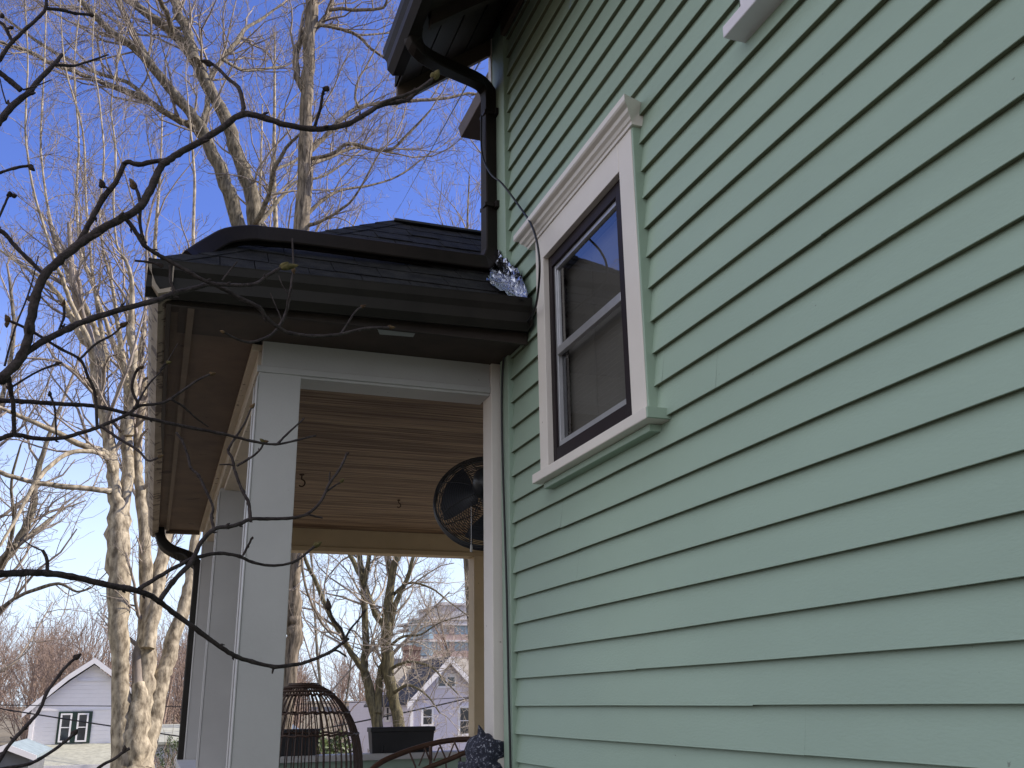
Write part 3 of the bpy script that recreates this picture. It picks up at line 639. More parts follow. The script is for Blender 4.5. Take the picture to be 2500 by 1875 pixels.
# ---- planters on the far railing
PL = mat('planter_plastic', (.020, .020, .022), .55, .2, 6, bump=.05, bscale=30); SOIL = mat('potting_soil', (.035, .025, .018), .95, .4, 40, bump=.8, bscale=60)
def planter(x0, x1, y0, lab):
    zb_, zt = 1.1605, 1.385; o = thing('planter_box', ((x0+x1)/2, y0+.09, zb_), lab, 'planter', 'planters on the far railing'); i = .025
    mb = MB(); mb.hexa([(x0+i, y0+i, zb_), (x1-i, y0+i, zb_), (x1-i, y0+.18-i, zb_), (x0+i, y0+.18-i, zb_), (x0+.008, y0+.008, zt-.04), (x1-.008, y0+.008, zt-.04), (x1-.008, y0+.172, zt-.04), (x0+.008, y0+.172, zt-.04)])
    for u in (.18, .78):
        xx = x0+(x1-x0)*u; mb.box(xx, xx+.008, y0+.012, y0+.03, zb_+.01, zb_+.07); mb.box(xx+.024, xx+.032, y0+.012, y0+.03, zb_+.01, zb_+.07)
    mb.build('trough', PL, o, .006)
    mb = MB(); mb.box(x0, x1, y0, y0+.012, zt-.04, zt); mb.box(x0, x1, y0+.168, y0+.18, zt-.04, zt); mb.box(x0, x0+.012, y0+.0122, y0+.1678, zt-.04, zt); mb.box(x1-.012, x1, y0+.0122, y0+.1678, zt-.04, zt); mb.build('rim', PL, o, .004)
    mb = MB(); mb.box(x0+.013, x1-.013, y0+.013, y0+.167, zt-.039, zt-.02); mb.build('soil', SOIL, o)
planter(.445, 1.06, 9.385, 'black trough planter on the far railing, right of the rattan cage')
planter(-.60, -.02, 9.385, 'black trough planter on the far railing, seen through the rattan cage')
# ---- owl decoy
FEA = bpy.data.materials.new('owl_feathers'); FEA.use_nodes = True; t = FEA.node_tree; b_ = t.nodes['Principled BSDF']; b_.inputs['Roughness'].default_value = .7
tc = t.nodes.new('ShaderNodeTexCoord'); mp = t.nodes.new('ShaderNodeMapping'); mp.inputs['Scale'].default_value = (1, 1, .9); n1 = t.nodes.new('ShaderNodeTexNoise'); n1.inputs['Scale'].default_value = 75; n1.inputs['Detail'].default_value = 5; n1.inputs['Roughness'].default_value = .75
rp = t.nodes.new('ShaderNodeValToRGB'); e = rp.color_ramp.elements; e[0].position = .50; e[0].color = (.017, .019, .036, 1); e[1].position = .66; e[1].color = (.60, .61, .66, 1); q = e.new(.56); q.color = (.05, .055, .10, 1)
t.links.new(tc.outputs['Object'], mp.inputs[0]); t.links.new(mp.outputs[0], n1.inputs['Vector']); t.links.new(n1.outputs[0], rp.inputs[0]); t.links.new(rp.outputs[0], b_.inputs['Base Color'])
bp = t.nodes.new('ShaderNodeBump'); bp.inputs['Strength'].default_value = .7; bp.inputs['Distance'].default_value = .01; t.links.new(n1.outputs[0], bp.inputs['Height']); t.links.new(bp.outputs[0], b_.inputs['Normal'])
ox, oy, oz = -.062, 4.43, 1.161; fd = unit(V3([.64, -.77, 0])); sd = V3([-fd[1], fd[0], 0])
owl = thing('owl_decoy', (ox, oy, oz), 'blue-black speckled owl decoy perched on the railing by the corner post', 'owl decoy')
ob = V3([ox, oy, oz]); G = []
oprof = [(0, 0), (.055, .0), (.075, .02), (.088, .06), (.094, .10), (.092, .14), (.086, .175), (.080, .195), (.078, .21), (.079, .225), (.080, .245), (.074, .27), (.060, .288), (.040, .298), (.018, .303), (0, .304)]
nA = 40
for k in range(nA):
    a = 2*math.pi*k/nA; row = []
    for j, (r, h) in enumerate(oprof):
        rr = r*(1.28 if j < 8 else 1.26) + (rng.normal(0, .0022) if 0 < j < len(oprof)-1 else 0)
        fwd = math.cos(a); rr2 = rr*(.86 if abs(fwd) > .2 and j < 8 else 1)
        lean = .018*(h/.31)
        row.append(ob+fd*(rr2*math.cos(a)+lean)+sd*rr*math.sin(a)+V3([0, 0, h]))
    G.append(row)
mb = MB(); mb.grid(G, True, True); mb.build('body', FEA, owl)
for s in (-1, 1):
    mb = MB(); b = ob+fd*.02+sd*s*.056+V3([0, 0, .285]); mb.tube([b, b+sd*s*.010+V3([0, 0, .026]), b+sd*s*.020-fd*.004+V3([0, 0, .056])], [.026, .016, .002], 8); mb.build('ear_tuft', FEA, owl)
    mb = MB(); b = ob+fd*.084+sd*s*.038+V3([0, 0, .252]); n_ = unit(fd+sd*s*.55); mb.lathe([(.034, -.012), (.036, -.004), (.030, .002), (.016, .004), (0, .004)], b, n_, 20); DISC = mb.build('facial_disc', mat('owl_face', (.055, .06, .085), .6, .4, 60), owl)
    mb = MB(); mb.lathe([(.014, 0), (.013, .006), (.008, .010), (0, .0115)], b+n_*.002, n_, 16); mb.build('eye', mat('owl_eye', (.10, .07, .045), .15, .2, 60), DISC)
    mb = MB(); G = []
    for i in range(9):
        u = i/8; G.append([ob+sd*s*(.118+.012*math.sin(math.pi*u)*math.cos(v))+fd*(-.01+.055*math.sin(v)*(1-.6*u)-.05*u)+V3([0, 0, .19-.17*u]) for v in np.linspace(-1.4, 1.4, 7)])
    mb.grid(G, True); mb.build('wing', FEA, owl)
mb = MB(); b = ob+fd*.100+V3([0, 0, .245]); mb.tube([b, b+fd*.010+V3([0, 0, -.010]), b+fd*.011+V3([0, 0, -.030])], [.012, .008, .001], 8); mb.build('beak', BLK, owl)

# ================================================================== HOUSES AND OTHER THINGS BEYOND
def win_box(parent, x0, x1, z0, z1, y, fm, gm, fw=.10, mull=(), bars=()):
    mb = MB(); mb.box(x0, x0+fw, y-.06, y+.02, z0, z1); mb.box(x1-fw, x1, y-.06, y+.02, z0, z1); mb.box(x0+fw, x1-fw, y-.06, y+.02, z1-fw, z1); mb.box(x0+fw, x1-fw, y-.06, y+.02, z0, z0+fw)
    for m in mull: mb.box(m-fw*.5, m+fw*.5, y-.055, y+.02, z0+fw, z1-fw)
    for q in bars: mb.box(x0+fw, x1-fw, y-.05, y+.02, q-.02, q+.02)
    W = mb.build('window', fm, parent); mb = MB(); mb.quad((x0+fw*.5, y-.01, z0+fw*.5), (x1-fw*.5, y-.01, z0+fw*.5), (x1-fw*.5, y-.01, z1-fw*.5), (x0+fw*.5, y-.01, z1-fw*.5)); mb.build('pane', gm, W); return W
DG = mat('dark_window_glass', (.03, .035, .04), .08, .2, 2, spec=.8)
def clap(name, col): 
    m = mat(name, col, .7, .03, 2); t = m.node_tree; b = t.nodes['Principled BSDF']; tc = t.nodes.new('ShaderNodeTexCoord'); w_ = t.nodes.new('ShaderNodeTexWave'); w_.wave_type = 'BANDS'; w_.bands_direction = 'Z'; w_.wave_profile = 'SAW'; w_.inputs['Scale'].default_value = 1.7
    bp = t.nodes.new('ShaderNodeBump'); bp.inputs['Strength'].default_value = .9; bp.inputs['Distance'].default_value = .05; t.links.new(tc.outputs['Object'], w_.inputs['Vector']); t.links.new(w_.outputs['Fac'], bp.inputs['Height']); t.links.new(bp.outputs[0], b.inputs['Normal']); return m
WCL = clap('white_clapboard', (.85, .82, .83)); LCL = clap('lavender_clapboard', (.66, .63, .72)); WTR = mat('white_trim', (.72, .70, .70), .6, .03, 3)
GSH = mat('pale_shingles', (.30, .30, .25), .95, .18, 4, bump=.4, bscale=12); NSH = mat('charcoal_shingles', (.045, .045, .055), .95, .3, 3, bump=.4, bscale=12); TSH = mat('tan_shingles', (.24, .22, .19), .95, .15, 3, bump=.4, bscale=12)
# ---- white house, far left
Y0 = 52; p = lambda x, y, Y=Y0: atY(x, y, Y)
lx, zE = p(68, 1540)[0], p(60, 1538)[2]; ax_, za_ = p(205, 1433)[0], p(205, 1430)[2]; rx = 2*ax_-lx; zs = p(70, 1609)[2]; zr = p(70, 1648)[2]; gz0 = -5
hl = thing('white_house', (ax_, Y0+4, gz0), 'white clapboard house with a dark green window pair, left of the pale trunks', 'house')
kx1, kz1 = p(149, 1467)[0], p(149, 1467)[2]; kx2, kz2 = 2*ax_-kx1, kz1
mb = MB(); mb.ngon([(lx, Y0, gz0), (rx, Y0, gz0), (rx, Y0, zE+.1), (kx2-.05, Y0, kz2-.1), (ax_, Y0, za_-.12), (kx1+.05, Y0, kz1-.1), (lx, Y0, zE+.1)])
mb.quad((lx, Y0, gz0), (lx, Y0, zE+.1), (lx, Y0+8, zE+.1), (lx, Y0+8, gz0)); mb.quad((rx, Y0, gz0), (rx, Y0+8, gz0), (rx, Y0+8, zE+.1), (rx, Y0, zE+.1)); mb.quad((lx, Y0+8, gz0), (rx, Y0+8, gz0), (rx, Y0+8, zE), (lx, Y0+8, zE)); mb.build('wall', WCL, hl)
mb = MB(); prf = [(lx-.35, zE-.12), (kx1, kz1+.08), (ax_, za_+.06), (kx2, kz2+.08), (rx+.35, zE-.12)]
for a, b in zip(prf[:-1], prf[1:]): mb.hexa([(a[0], Y0-.35, a[1]), (b[0], Y0-.35, b[1]), (b[0], Y0+8.3, b[1]), (a[0], Y0+8.3, a[1]), (a[0], Y0-.35, a[1]+.14), (b[0], Y0-.35, b[1]+.14), (b[0], Y0+8.3, b[1]+.14), (a[0], Y0+8.3, a[1]+.14)])
mb.build('roof', mat('grey_roof', (.25, .24, .25), .9, .15, 4), hl)
mb = MB(); 
for a, b in zip(prf[:-1], prf[1:]): mb.hexa([(a[0], Y0-.40, a[1]-.14), (b[0], Y0-.40, b[1]-.14), (b[0], Y0-.352, b[1]-.14), (a[0], Y0-.352, a[1]-.14), (a[0], Y0-.40, a[1]+.12), (b[0], Y0-.40, b[1]+.12), (b[0], Y0-.352, b[1]+.12), (a[0], Y0-.352, a[1]+.12)])
zt = p(180, 1470)[2]; mb.box(p(167, 1470)[0], p(244, 1470)[0], Y0-.05, Y0, zt-.05, zt+.05); mb.box(lx-.02, lx+.16, Y0-.04, Y0, zs, zE); mb.box(lx+.16, rx, Y0-.03, Y0, p(150, 1535)[2], p(150, 1535)[2]+.08)
mb.build('gable_trim', WTR, hl)
GT = mat('dark_green_trim', (.012, .035, .024), .5, .2, 5)
wx0, wx1, wz0, wz1 = p(119, 1606)[0], p(193, 1606)[0], p(150, 1606)[2], p(150, 1537)[2]
mb = MB(); mb.box(wx0, wx1, Y0-.05, Y0-.005, wz0, wz1); SHU = mb.build('green_surround', GT, hl)
q0, q1, q2, q3 = p(125, 1600)[0], p(150, 1600)[0], p(162, 1600)[0], p(186, 1600)[0]
win_box(hl, q0, q1, wz0+.06, wz1-.08, Y0-.06, WTR, DG, .07, bars=((wz0+wz1)/2,)); win_box(hl, q2, q3, wz0+.06, wz1-.08, Y0-.06, WTR, DG, .07, bars=((wz0+wz1)/2,))
mb = MB(); mb.hexa([(lx-.5, Y0-3.2, zr-.08), (rx+.5, Y0-3.2, zr-.08), (rx, Y0, zs-.08), (lx, Y0, zs-.08), (lx-.5, Y0-3.2, zr), (rx+.5, Y0-3.2, zr), (rx, Y0, zs), (lx, Y0, zs)]); mb.build('lower_roof', GSH, hl)
mb = MB(); mb.box(lx-.5, rx+.5, Y0-3.26, Y0-3.205, zr-.25, zr+.01); mb.hexa([(lx-.62, Y0-3.2, zr-.1), (lx-.51, Y0-3.2, zr-.1), (lx-.01, Y0, zs-.1), (lx-.12, Y0, zs-.1), (lx-.62, Y0-3.2, zr+.05), (lx-.51, Y0-3.2, zr+.05), (lx-.01, Y0, zs+.05), (lx-.12, Y0, zs+.05)]); mb.box(lx-.3, rx+.3, Y0-2.9, Y0-.02, gz0, zr-.26); mb.build('porch_trim', WTR, hl)
# ---- dark garage with a pale trimmed roof, bottom left
Yg = 40; p = lambda x, y, Y=Yg: atY(x, y, Y)
ga = p(16, 1613); gr = p(64, 1630); hw = gr[0]-ga[0]
gg = thing('garage', (ga[0], Yg+3, -4), 'small dark garage with a pale trimmed gable at the bottom left', 'garage')
mb = MB(); mb.ngon([(ga[0]-hw, Yg, -4), (ga[0]+hw, Yg, -4), (ga[0]+hw, Yg, gr[2]), (ga[0], Yg, ga[2]), (ga[0]-hw, Yg, gr[2])]); mb.quad((ga[0]+hw, Yg, -4), (ga[0]+hw, Yg+6, -4), (ga[0]+hw, Yg+6, gr[2]), (ga[0]+hw, Yg, gr[2])); mb.quad((ga[0]-hw, Yg, -4), (ga[0]-hw, Yg, gr[2]), (ga[0]-hw, Yg+6, gr[2]), (ga[0]-hw, Yg+6, -4)); mb.build('wall', mat('slate_siding', (.13, .135, .14), .8, .15, 3), gg)
mb = MB()
for s in (-1, 1):
    a = (ga[0], ga[2]); b = (ga[0]+s*(hw+.25), gr[2]-.12); mb.hexa([(a[0], Yg-.2, a[1]), (b[0], Yg-.2, b[1]), (b[0], Yg+6.2, b[1]), (a[0], Yg+6.2, a[1]), (a[0], Yg-.2, a[1]+.1), (b[0], Yg-.2, b[1]+.1), (b[0], Yg+6.2, b[1]+.1), (a[0], Yg+6.2, a[1]+.1)])
mb.build('roof', mat('blue_grey_roof', (.22, .27, .28), .8, .2, 3), gg)
mb = MB()
for s in (-1, 1):
    a = (ga[0], ga[2]); b = (ga[0]+s*(hw+.25), gr[2]-.12); mb.hexa([(a[0], Yg-.26, a[1]-.1), (b[0], Yg-.26, b[1]-.1), (b[0], Yg-.205, b[1]-.1), (a[0], Yg-.205, a[1]-.1), (a[0], Yg-.26, a[1]+.1), (b[0], Yg-.26, b[1]+.1), (b[0], Yg-.205, b[1]+.1), (a[0], Yg-.205, a[1]+.1)])
mb.build('fascia', WTR, gg)
# ---- lavender house seen through the porch
Yh = 56; p = lambda x, y, Y=Yh: atY(x, y, Y)
ap = p(968, 1424); el_ = p(876, 1523); hw = ap[0]-el_[0]-.3; gz0 = -4.6; wz = el_[2]+.25; ld = 6
hr = thing('lavender_house', (ap[0], Yh+4, gz0), 'lavender clapboard house with a steep white-trimmed gable beyond the porch', 'house')
mb = MB(); mb.ngon([(ap[0]-hw, Yh, gz0), (ap[0]+hw, Yh, gz0), (ap[0]+hw, Yh, wz), (ap[0], Yh, ap[2]-.1), (ap[0]-hw, Yh, wz)]); mb.quad((ap[0]-hw, Yh, gz0), (ap[0]-hw, Yh, wz), (ap[0]-hw, Yh+ld, wz), (ap[0]-hw, Yh+ld, gz0)); mb.quad((ap[0]+hw, Yh, gz0), (ap[0]+hw, Yh+ld+6, gz0), (ap[0]+hw, Yh+ld+6, wz), (ap[0]+hw, Yh, wz))
Lx = p(800, 1560, 60)[0]; mb.quad((Lx, 60, gz0), (ap[0]-hw, 60, gz0), (ap[0]-hw, 60, wz+.5), (Lx, 60, wz+.5)); mb.quad((Lx, 60, gz0), (Lx, 60, wz), (Lx, 67, wz), (Lx, 67, gz0)); mb.build('wall', LCL, hr)
mb = MB(); sl_ = (ap[2]-el_[2])/(ap[0]-el_[0])
for s in (-1, 1):
    a = (ap[0], ap[2]); b = (ap[0]+s*(ap[0]-el_[0]), el_[2]); mb.hexa([(a[0], Yh-.4, a[1]), (b[0], Yh-.4, b[1]), (b[0], Yh+ld+1, b[1]), (a[0], Yh+ld+1, a[1]), (a[0], Yh-.4, a[1]+.16), (b[0], Yh-.4, b[1]+.16), (b[0], Yh+ld+1, b[1]+.16), (a[0], Yh+ld+1, a[1]+.16)])
a0, b0 = p(784, 1528, 59.4), p(812, 1512, 59.4); mb.hexa([(a0[0], 59.2, a0[2]), (a0[0]+2.6, 59.2, a0[2]), (a0[0]+2.6, 60, a0[2]+.55), (a0[0]+.6, 60, a0[2]+.55), (a0[0], 59.2, a0[2]+.1), (a0[0]+2.6, 59.2, a0[2]+.1), (a0[0]+2.6, 60, a0[2]+.68), (a0[0]+.6, 60, a0[2]+.68)])
mb.build('gable_roof', NSH, hr)
mb = MB(); tl = p(848, 1428, 64); tr_ = p(960, 1428, 64); 
mb.hexa([(tl[0]-.4, 59.5, wz+.2), (tr_[0]+1.5, 59.5, wz+.2), (tr_[0]+1.5, 64, tl[2]), (tl[0]-.4, 64, tl[2]), (tl[0]-.4, 59.5, wz+.36), (tr_[0]+1.5, 59.5, wz+.36), (tr_[0]+1.5, 64, tl[2]+.16), (tl[0]-.4, 64, tl[2]+.16)])
RF = mb.build('cross_roof', TSH, hr)
c0 = p(890, 1424, 63); mb = MB(); mb.box(c0[0]-.45, c0[0]+.55, 63, 63.8, c0[2]-1.6, p(890, 1404, 63)[2]); mb.box(c0[0]-.52, c0[0]+.62, 62.93, 63.87, p(890, 1404, 63)[2], p(890, 1402, 63)[2]+.15); mb.box(c0[0]-.2, c0[0]+.3, 63.2, 63.6, p(890, 1401, 63)[2]+.1, p(890, 1397, 63)[2]+.1)
mb.build('chimney', mat('chimney_brick', (.20, .12, .095), .9, .3, 10), RF)
mb = MB()
for s in (-1, 1):
    a = (ap[0], ap[2]); b = (ap[0]+s*(ap[0]-el_[0]), el_[2]); mb.hexa([(a[0], Yh-.47, a[1]-.24), (b[0], Yh-.47, b[1]-.24), (b[0], Yh-.405, b[1]-.24), (a[0], Yh-.405, a[1]-.24), (a[0], Yh-.47, a[1]+.12), (b[0], Yh-.47, b[1]+.12), (b[0], Yh-.405, b[1]+.12), (a[0], Yh-.405, a[1]+.12)])
b1 = p(940, 1457); mb.box(ap[0]-.95, ap[0]+.95, Yh-.05, Yh, b1[2]-.03, b1[2]+.06); mb.box(ap[0]-hw-.02, ap[0]-hw+.14, Yh-.03, Yh, gz0, wz)
mb.build('gable_trim', WTR, hr)
for (x0, y0, x1, y1, Y, mull) in ((942, 1458, 986, 1487, Yh, True), (909, 1527, 937, 1570, Yh, False), (989, 1524, 1024, 1590, Yh, False), (832, 1480, 842, 1497, 60, False), (830, 1524, 844, 1560, 60, False)):
    a, b = p(x0, y1, Y), p(x1, y0, Y); win_box(hr, a[0], b[0], a[2], b[2], Y, WTR, DG, .12, mull=((a[0]+b[0])/2,) if mull else (), bars=() if mull else ((a[2]+b[2])/2,))
# ---- apartment tower
Yt = 200; p = lambda x, y, Y=Yt: atY(x, y, Y)
tw = thing('apartment_tower', (p(960, 1450)[0], Yt+10, -6), 'distant apartment tower of brick and blue glass above the roofs', 'tower')
CON = mat('tower_concrete', (.52, .50, .51), .8, .08, .5); BRK = mat('tower_brick', (.36, .27, .25), .9, .15, 2); TGL = mat('tower_glass', (.22, .30, .36), .12, .15, .3, spec=.8)
x0, x1 = p(893, 1400)[0], p(1100, 1400)[0]; zt = p(930, 1335)[2]; xs = p(966, 1310)[0]; zt2 = p(990, 1304)[2]
def tower(mb_fn): pass
fl = 3.3; conc, brick, gls = MB(), MB(), []
conc.box(xs, x1, Yt+4, Yt+24, zt-.3, zt2); conc.box(xs-.3, x1, Yt+3.7, Yt+24, zt2, zt2+.5)
z = -6
k = 0
while z < zt-1:
    top = min(zt, z+fl); 
    (brick if k % 3 != 1 else conc).box(x0+3, x1, Yt, Yt+22, z, z+1.15); conc.box(x0+1.5, x1+.2, Yt-.35, Yt+22, top-.35, top)
    mbg = MB(); mbg.box(x0+3.3, x1-.2, Yt+.35, Yt+21, z+1.15, top-.35); mbg.mi = [0]; gls.append(mbg)
    for xx in np.arange(x0+3, x1, 4.6): brick.box(xx, xx+1.1, Yt-.05, Yt+1.0, z+1.15, top-.35)
    for xx in np.arange(x0+4.1, x1, 4.6):
        for q in (1.15, 2.3): conc.box(xx+q, xx+q+.12, Yt+.2, Yt+.5, z+1.15, top-.35)
    # glazed corner bay
    mbg.lathe([(3.4, z+.2), (3.4, top-.35)], (x0+3.2, Yt+3.2, 0), n=16, smooth=False); conc.lathe([(0, top-.36), (3.8, top-.355), (3.8, top), (0, top+.004)], (x0+3.2, Yt+3.2, 0), n=16, smooth=False)
    z += fl; k += 1
conc.build('floor_slabs', CON, tw); brick.build('brick_bands', BRK, tw)
G_ = MB()
for g in gls:
    for v, f, s in zip(g.v, g.f, g.sm):
        pass
for g in gls: g.build('window_band', TGL, tw)
# ---- a pale flat roofed house at the far right and a low grey shed at the left
sh = atY(357, 1608, 44); sr = thing('grey_shed', (sh[0], 46, -4.2), 'low pale grey shed between the pale trunks and the black downspout', 'shed')
mb = MB(); mb.box(sh[0]-.7, sh[0]+.75, 44, 48, -4.2, sh[2]); mb.build('wall', mat('shed_siding', (.42, .42, .42), .8, .1, 2), sr); mb = MB(); mb.hexa([(sh[0]-.85, 43.8, sh[2]+.001), (sh[0]+.9, 43.8, sh[2]+.001), (sh[0]+.9, 48.2, sh[2]+.6), (sh[0]-.85, 48.2, sh[2]+.6), (sh[0]-.85, 43.8, sh[2]+.1), (sh[0]+.9, 43.8, sh[2]+.1), (sh[0]+.9, 48.2, sh[2]+.7), (sh[0]-.85, 48.2, sh[2]+.7)]); mb.build('roof', GSH, sr)
th_ = atY(630, 1562, 30); tn = thing('blue_grey_hut', (th_[0], 31, -2.4), 'small blue-grey pointed hut roof behind the rattan cage', 'hut')
mb = MB(); e_ = atY(600, 1592, 30); g_ = atY(662, 1588, 30)
mb.hexa([(e_[0], 29.2, e_[2]), (g_[0], 29.2, e_[2]), (g_[0], 32, e_[2]), (e_[0], 32, e_[2]), (th_[0]-.05, 30.5, th_[2]), (th_[0]+.05, 30.5, th_[2]), (th_[0]+.05, 30.7, th_[2]), (th_[0]-.05, 30.7, th_[2])]); mb.build('roof', mat('hut_roof', (.13, .15, .18), .6, .2, 3), tn)
mb = MB(); mb.box(e_[0]+.1, g_[0]-.1, 29.4, 31.8, -2.6, e_[2]-.002); mb.build('wall', mat('hut_wall', (.2, .22, .27), .8, .1, 3), tn)
# ---- wires
def wire(name, label, pts, r, sag=0):
    P = np.array(pts); n = 14; a, b = P[0], P[-1]; t = np.linspace(0, 1, n)[:, None]; Q = a*(1-t)+b*t; Q[:, 2] -= (4*t*(1-t))[:, 0]*sag
    mb = MB(); mb.tube(Q, r, 5); return tag(mb.build(name, CBL), label, 'wire')
wire('service_wire', 'single dark wire slanting up from the porch roof to the house corner', [atY(1058, 95, 4.9), atY(855, 462, 40)], .006)
wire('overhead_wire', 'upper horizontal wire crossing the white house', [atY(-260, 1519, 28), atY(520, 1526, 28)], .011, .02)
wire('overhead_wire', 'lower slanting wire crossing the white house window', [atY(-200, 1498, 26), atY(480, 1604, 26)], .016, .02)
wire('overhead_wire', 'slanting wire crossing the lavender house above its lower windows', [atY(500, 1608, 38), atY(1200, 1462, 38)], .028, .15)
wire('overhead_wire', 'thin wire crossing the lavender house just under its attic window', [atY(500, 1524, 44), atY(1200, 1494, 44)], .016, .1)

# ================================================================== TREES
def traced_tree(name, label, base, Y, limbs, m_trunk, m_twig, Lr=(1.2, 2.6), kids=(4, 5, 6), lvl=2, dens=1.0, rmin=.003, up=.12, group=None, tw_r=1.0, sag=0, trunk=None, zmin=-9):
    """limbs: (path in the picture, change of distance along it). Trunk and main limbs are one mesh, twigs another."""
    root = thing(name, tuple(base), label, 'tree', group)
    mt = MB(); T = Twigs()
    if trunk is not None: mt.tube(trunk[0], trunk[1], 14, rough=.03)
    for path, dY in limbs:
        P, Rr = limb_pts(path, Y, dY); P, Rr = smooth_path(P, Rr, 4)
        big = Rr.max() > .05
        wob = rng.normal(0, 1, P.shape)*Rr[:, None]*.10; P = P+wob
        Rr = Rr*(1+rng.normal(0, .035, len(Rr)))
        mt.tube(P, Rr, 12 if big else 7, rough=.04 if big else 0)
        seg = np.linalg.norm(np.diff(P, axis=0), axis=1); cum = np.concatenate([[0], np.cumsum(seg)]); LL = cum[-1]
        n = int(LL*dens*2.0)+2
        for k in range(n):
            s = LL*rng.uniform(.12, 1.0); i = min(np.searchsorted(cum, s), len(P)-1); r = Rr[i]
            if (r > .13 and rng.random() < .75) or P[i][2] < zmin: continue
            d = unit(P[min(i+1, len(P)-1)]-P[max(i-1, 0)]); sd_ = unit(np.cross(d, rng.normal(0, 1, 3))); an = R(rng.uniform(30, 75))
            cd = d*math.cos(an)+sd_*math.sin(an)+V3([0, 0, .15])
            grow(T, P[i], cd, rng.uniform(*Lr)*(.6+.4*min(1, r/.06)), max(rmin*1.6, min(r*.5, .03))*tw_r, lvl, kids, up, .22, (25, 65), rmin, sag)
        # the limb's own end carries on as a shoot
        d = unit(P[-1]-P[-2]); grow(T, P[-1], d, rng.uniform(*Lr)*1.3, max(Rr[-1]*.9, rmin*2), min(3, lvl+1), kids, up, .18, (25, 55), rmin, sag)
    mt.build('trunk', m_trunk, root); mc = MB(); T.into(mc); mc.build('crown', m_twig, root)
    return root
def ground_at(x, Y): q = atY(x, 1600, Y); return V3([q[0], Y, float(gz(q[0], Y))])
def trunk_down(x, y, r, Y, xb, rb):
    a = atY(x, y, Y); b = atY(xb, 1750, Y); b = V3([b[0], Y, float(gz(b[0], Y))-.2]); t = np.linspace(0, 1, 9)[:, None]
    return a*(1-t)+b*t, (r*(1-t)+rb*t)[:, 0]/ppm(x, 1500, Y)

# ---- pale many-stemmed tree at the left
Y1 = 13
T1 = [([(288, 1850, 46), (290, 1720, 40), (293, 1620, 34), (298, 1540, 26), (300, 1480, 14)], .0), ([(268, 1800, 27), (266, 1659, 25), (262, 1512, 20), (262, 1416, 18), (256, 1320, 22), (255, 1224, 25), (254, 1150, 24), (252, 1090, 15), (246, 1040, 13), (240, 990, 13), (235, 947, 13), (222, 890, 13), (210, 840, 13), (208, 787, 13)], 0),
      ([(209, 800, 12), (200, 755, 9), (173, 723, 8), (138, 653, 5.04), (96, 605, 4.32), (48, 573, 3.6), (0, 540, 2.25)], .8),
      ([(209, 800, 12), (203, 760, 9), (179, 710, 5.76), (150, 646, 5.04), (138, 611, 4.32), (120, 570, 4.32), (98, 500, 2.81), (70, 400, 2.25), (55, 280, 2.25), (60, 120, 1.68), (50, -40, 1.4)], -1.0),
      ([(212, 805, 12), (218, 770, 9), (205, 710, 5.76), (179, 653, 5.76), (154, 614, 5.04), (138, 566, 4.32), (110, 480, 2.81), (95, 390, 2.25), (88, 300, 2.25), (95, 160, 1.68), (100, 20, 1.4), (105, -80, 1.12)], 1.6),
      ([(216, 800, 10), (228, 787, 9), (218, 710, 5.04), (205, 627, 5.04), (186, 579, 4.32), (173, 537, 3.37), (165, 430, 2.81), (170, 300, 2.25), (160, 150, 1.68), (172, 20, 1.4), (180, -60, 1.12)], 2.4),
      ([(258, 1160, 20), (268, 1090, 14), (276, 1010, 12), (272, 940, 14), (270, 925, 12), (280, 880, 8), (285, 855, 8), (269, 803, 7), (243, 739, 6), (228, 691, 4.32), (205, 627, 3.6), (195, 540, 2.53), (185, 420, 2.25), (178, 280, 1.97), (140, 140, 1.68), (130, 0, 1.12)], 1.2),
      ([(272, 930, 12), (284, 870, 9), (288, 819, 8), (288, 755, 8), (283, 723, 8), (285, 627, 5.04), (282, 595, 4.32), (272, 563, 3.6), (253, 531, 2.25), (245, 440, 2.25), (250, 330, 1.97), (240, 220, 1.68), (262, 100, 1.12)], -.6),
      ([(274, 940, 12), (275, 851, 8), (262, 755, 6), (253, 691, 4.32), (240, 605, 3.6), (224, 547, 2.81), (215, 450, 2.25), (225, 350, 1.97), (215, 220, 1.68), (200, 120, 1.4), (205, 0, 1.12)], .3),
      ([(312, 1800, 27), (307, 1659, 24), (304, 1580, 21), (312, 1500, 20), (315, 1448, 20), (317, 1384, 19), (320, 1320, 16), (313, 1224, 14), (311, 1128, 13), (303, 1062, 11), (298, 1011, 10), (298, 931, 9), (308, 860, 8), (304, 780, 7), (312, 700, 4.32)], .4),
      ([(318, 1400, 15), (334, 1310, 15), (345, 1240, 15), (356, 1170, 13), (368, 1110, 11), (385, 1030, 10), (400, 940, 9), (405, 800, 8), (415, 640, 5.04), (418, 500, 3.37), (420, 380, 2.81), (410, 260, 2.25)], 1.5),
      ([(306, 1659, 22), (318, 1600, 22), (332, 1540, 21), (348, 1470, 18), (362, 1430, 17), (371, 1384, 16), (390, 1330, 14), (406, 1272, 12), (413, 1224, 10), (425, 1150, 9), (445, 1050, 8), (470, 900, 7), (480, 700, 4.32)], .8),
      ([(246, 1000, 8), (221, 975, 7), (179, 963, 7), (128, 937, 6), (64, 908, 5), (0, 880, 4), (-70, 840, 3)], -.8),
      ([(248, 1050, 8), (232, 1060, 7), (205, 1057, 6), (128, 1049, 6), (64, 1040, 5), (0, 1020, 5), (-60, 990, 4)], -.5),
      ([(246, 1030, 8), (232, 990, 6), (208, 977, 5), (160, 976, 5), (122, 995, 5), (77, 1043, 5), (40, 1110, 4), (0, 1180, 3)], -1.2)]
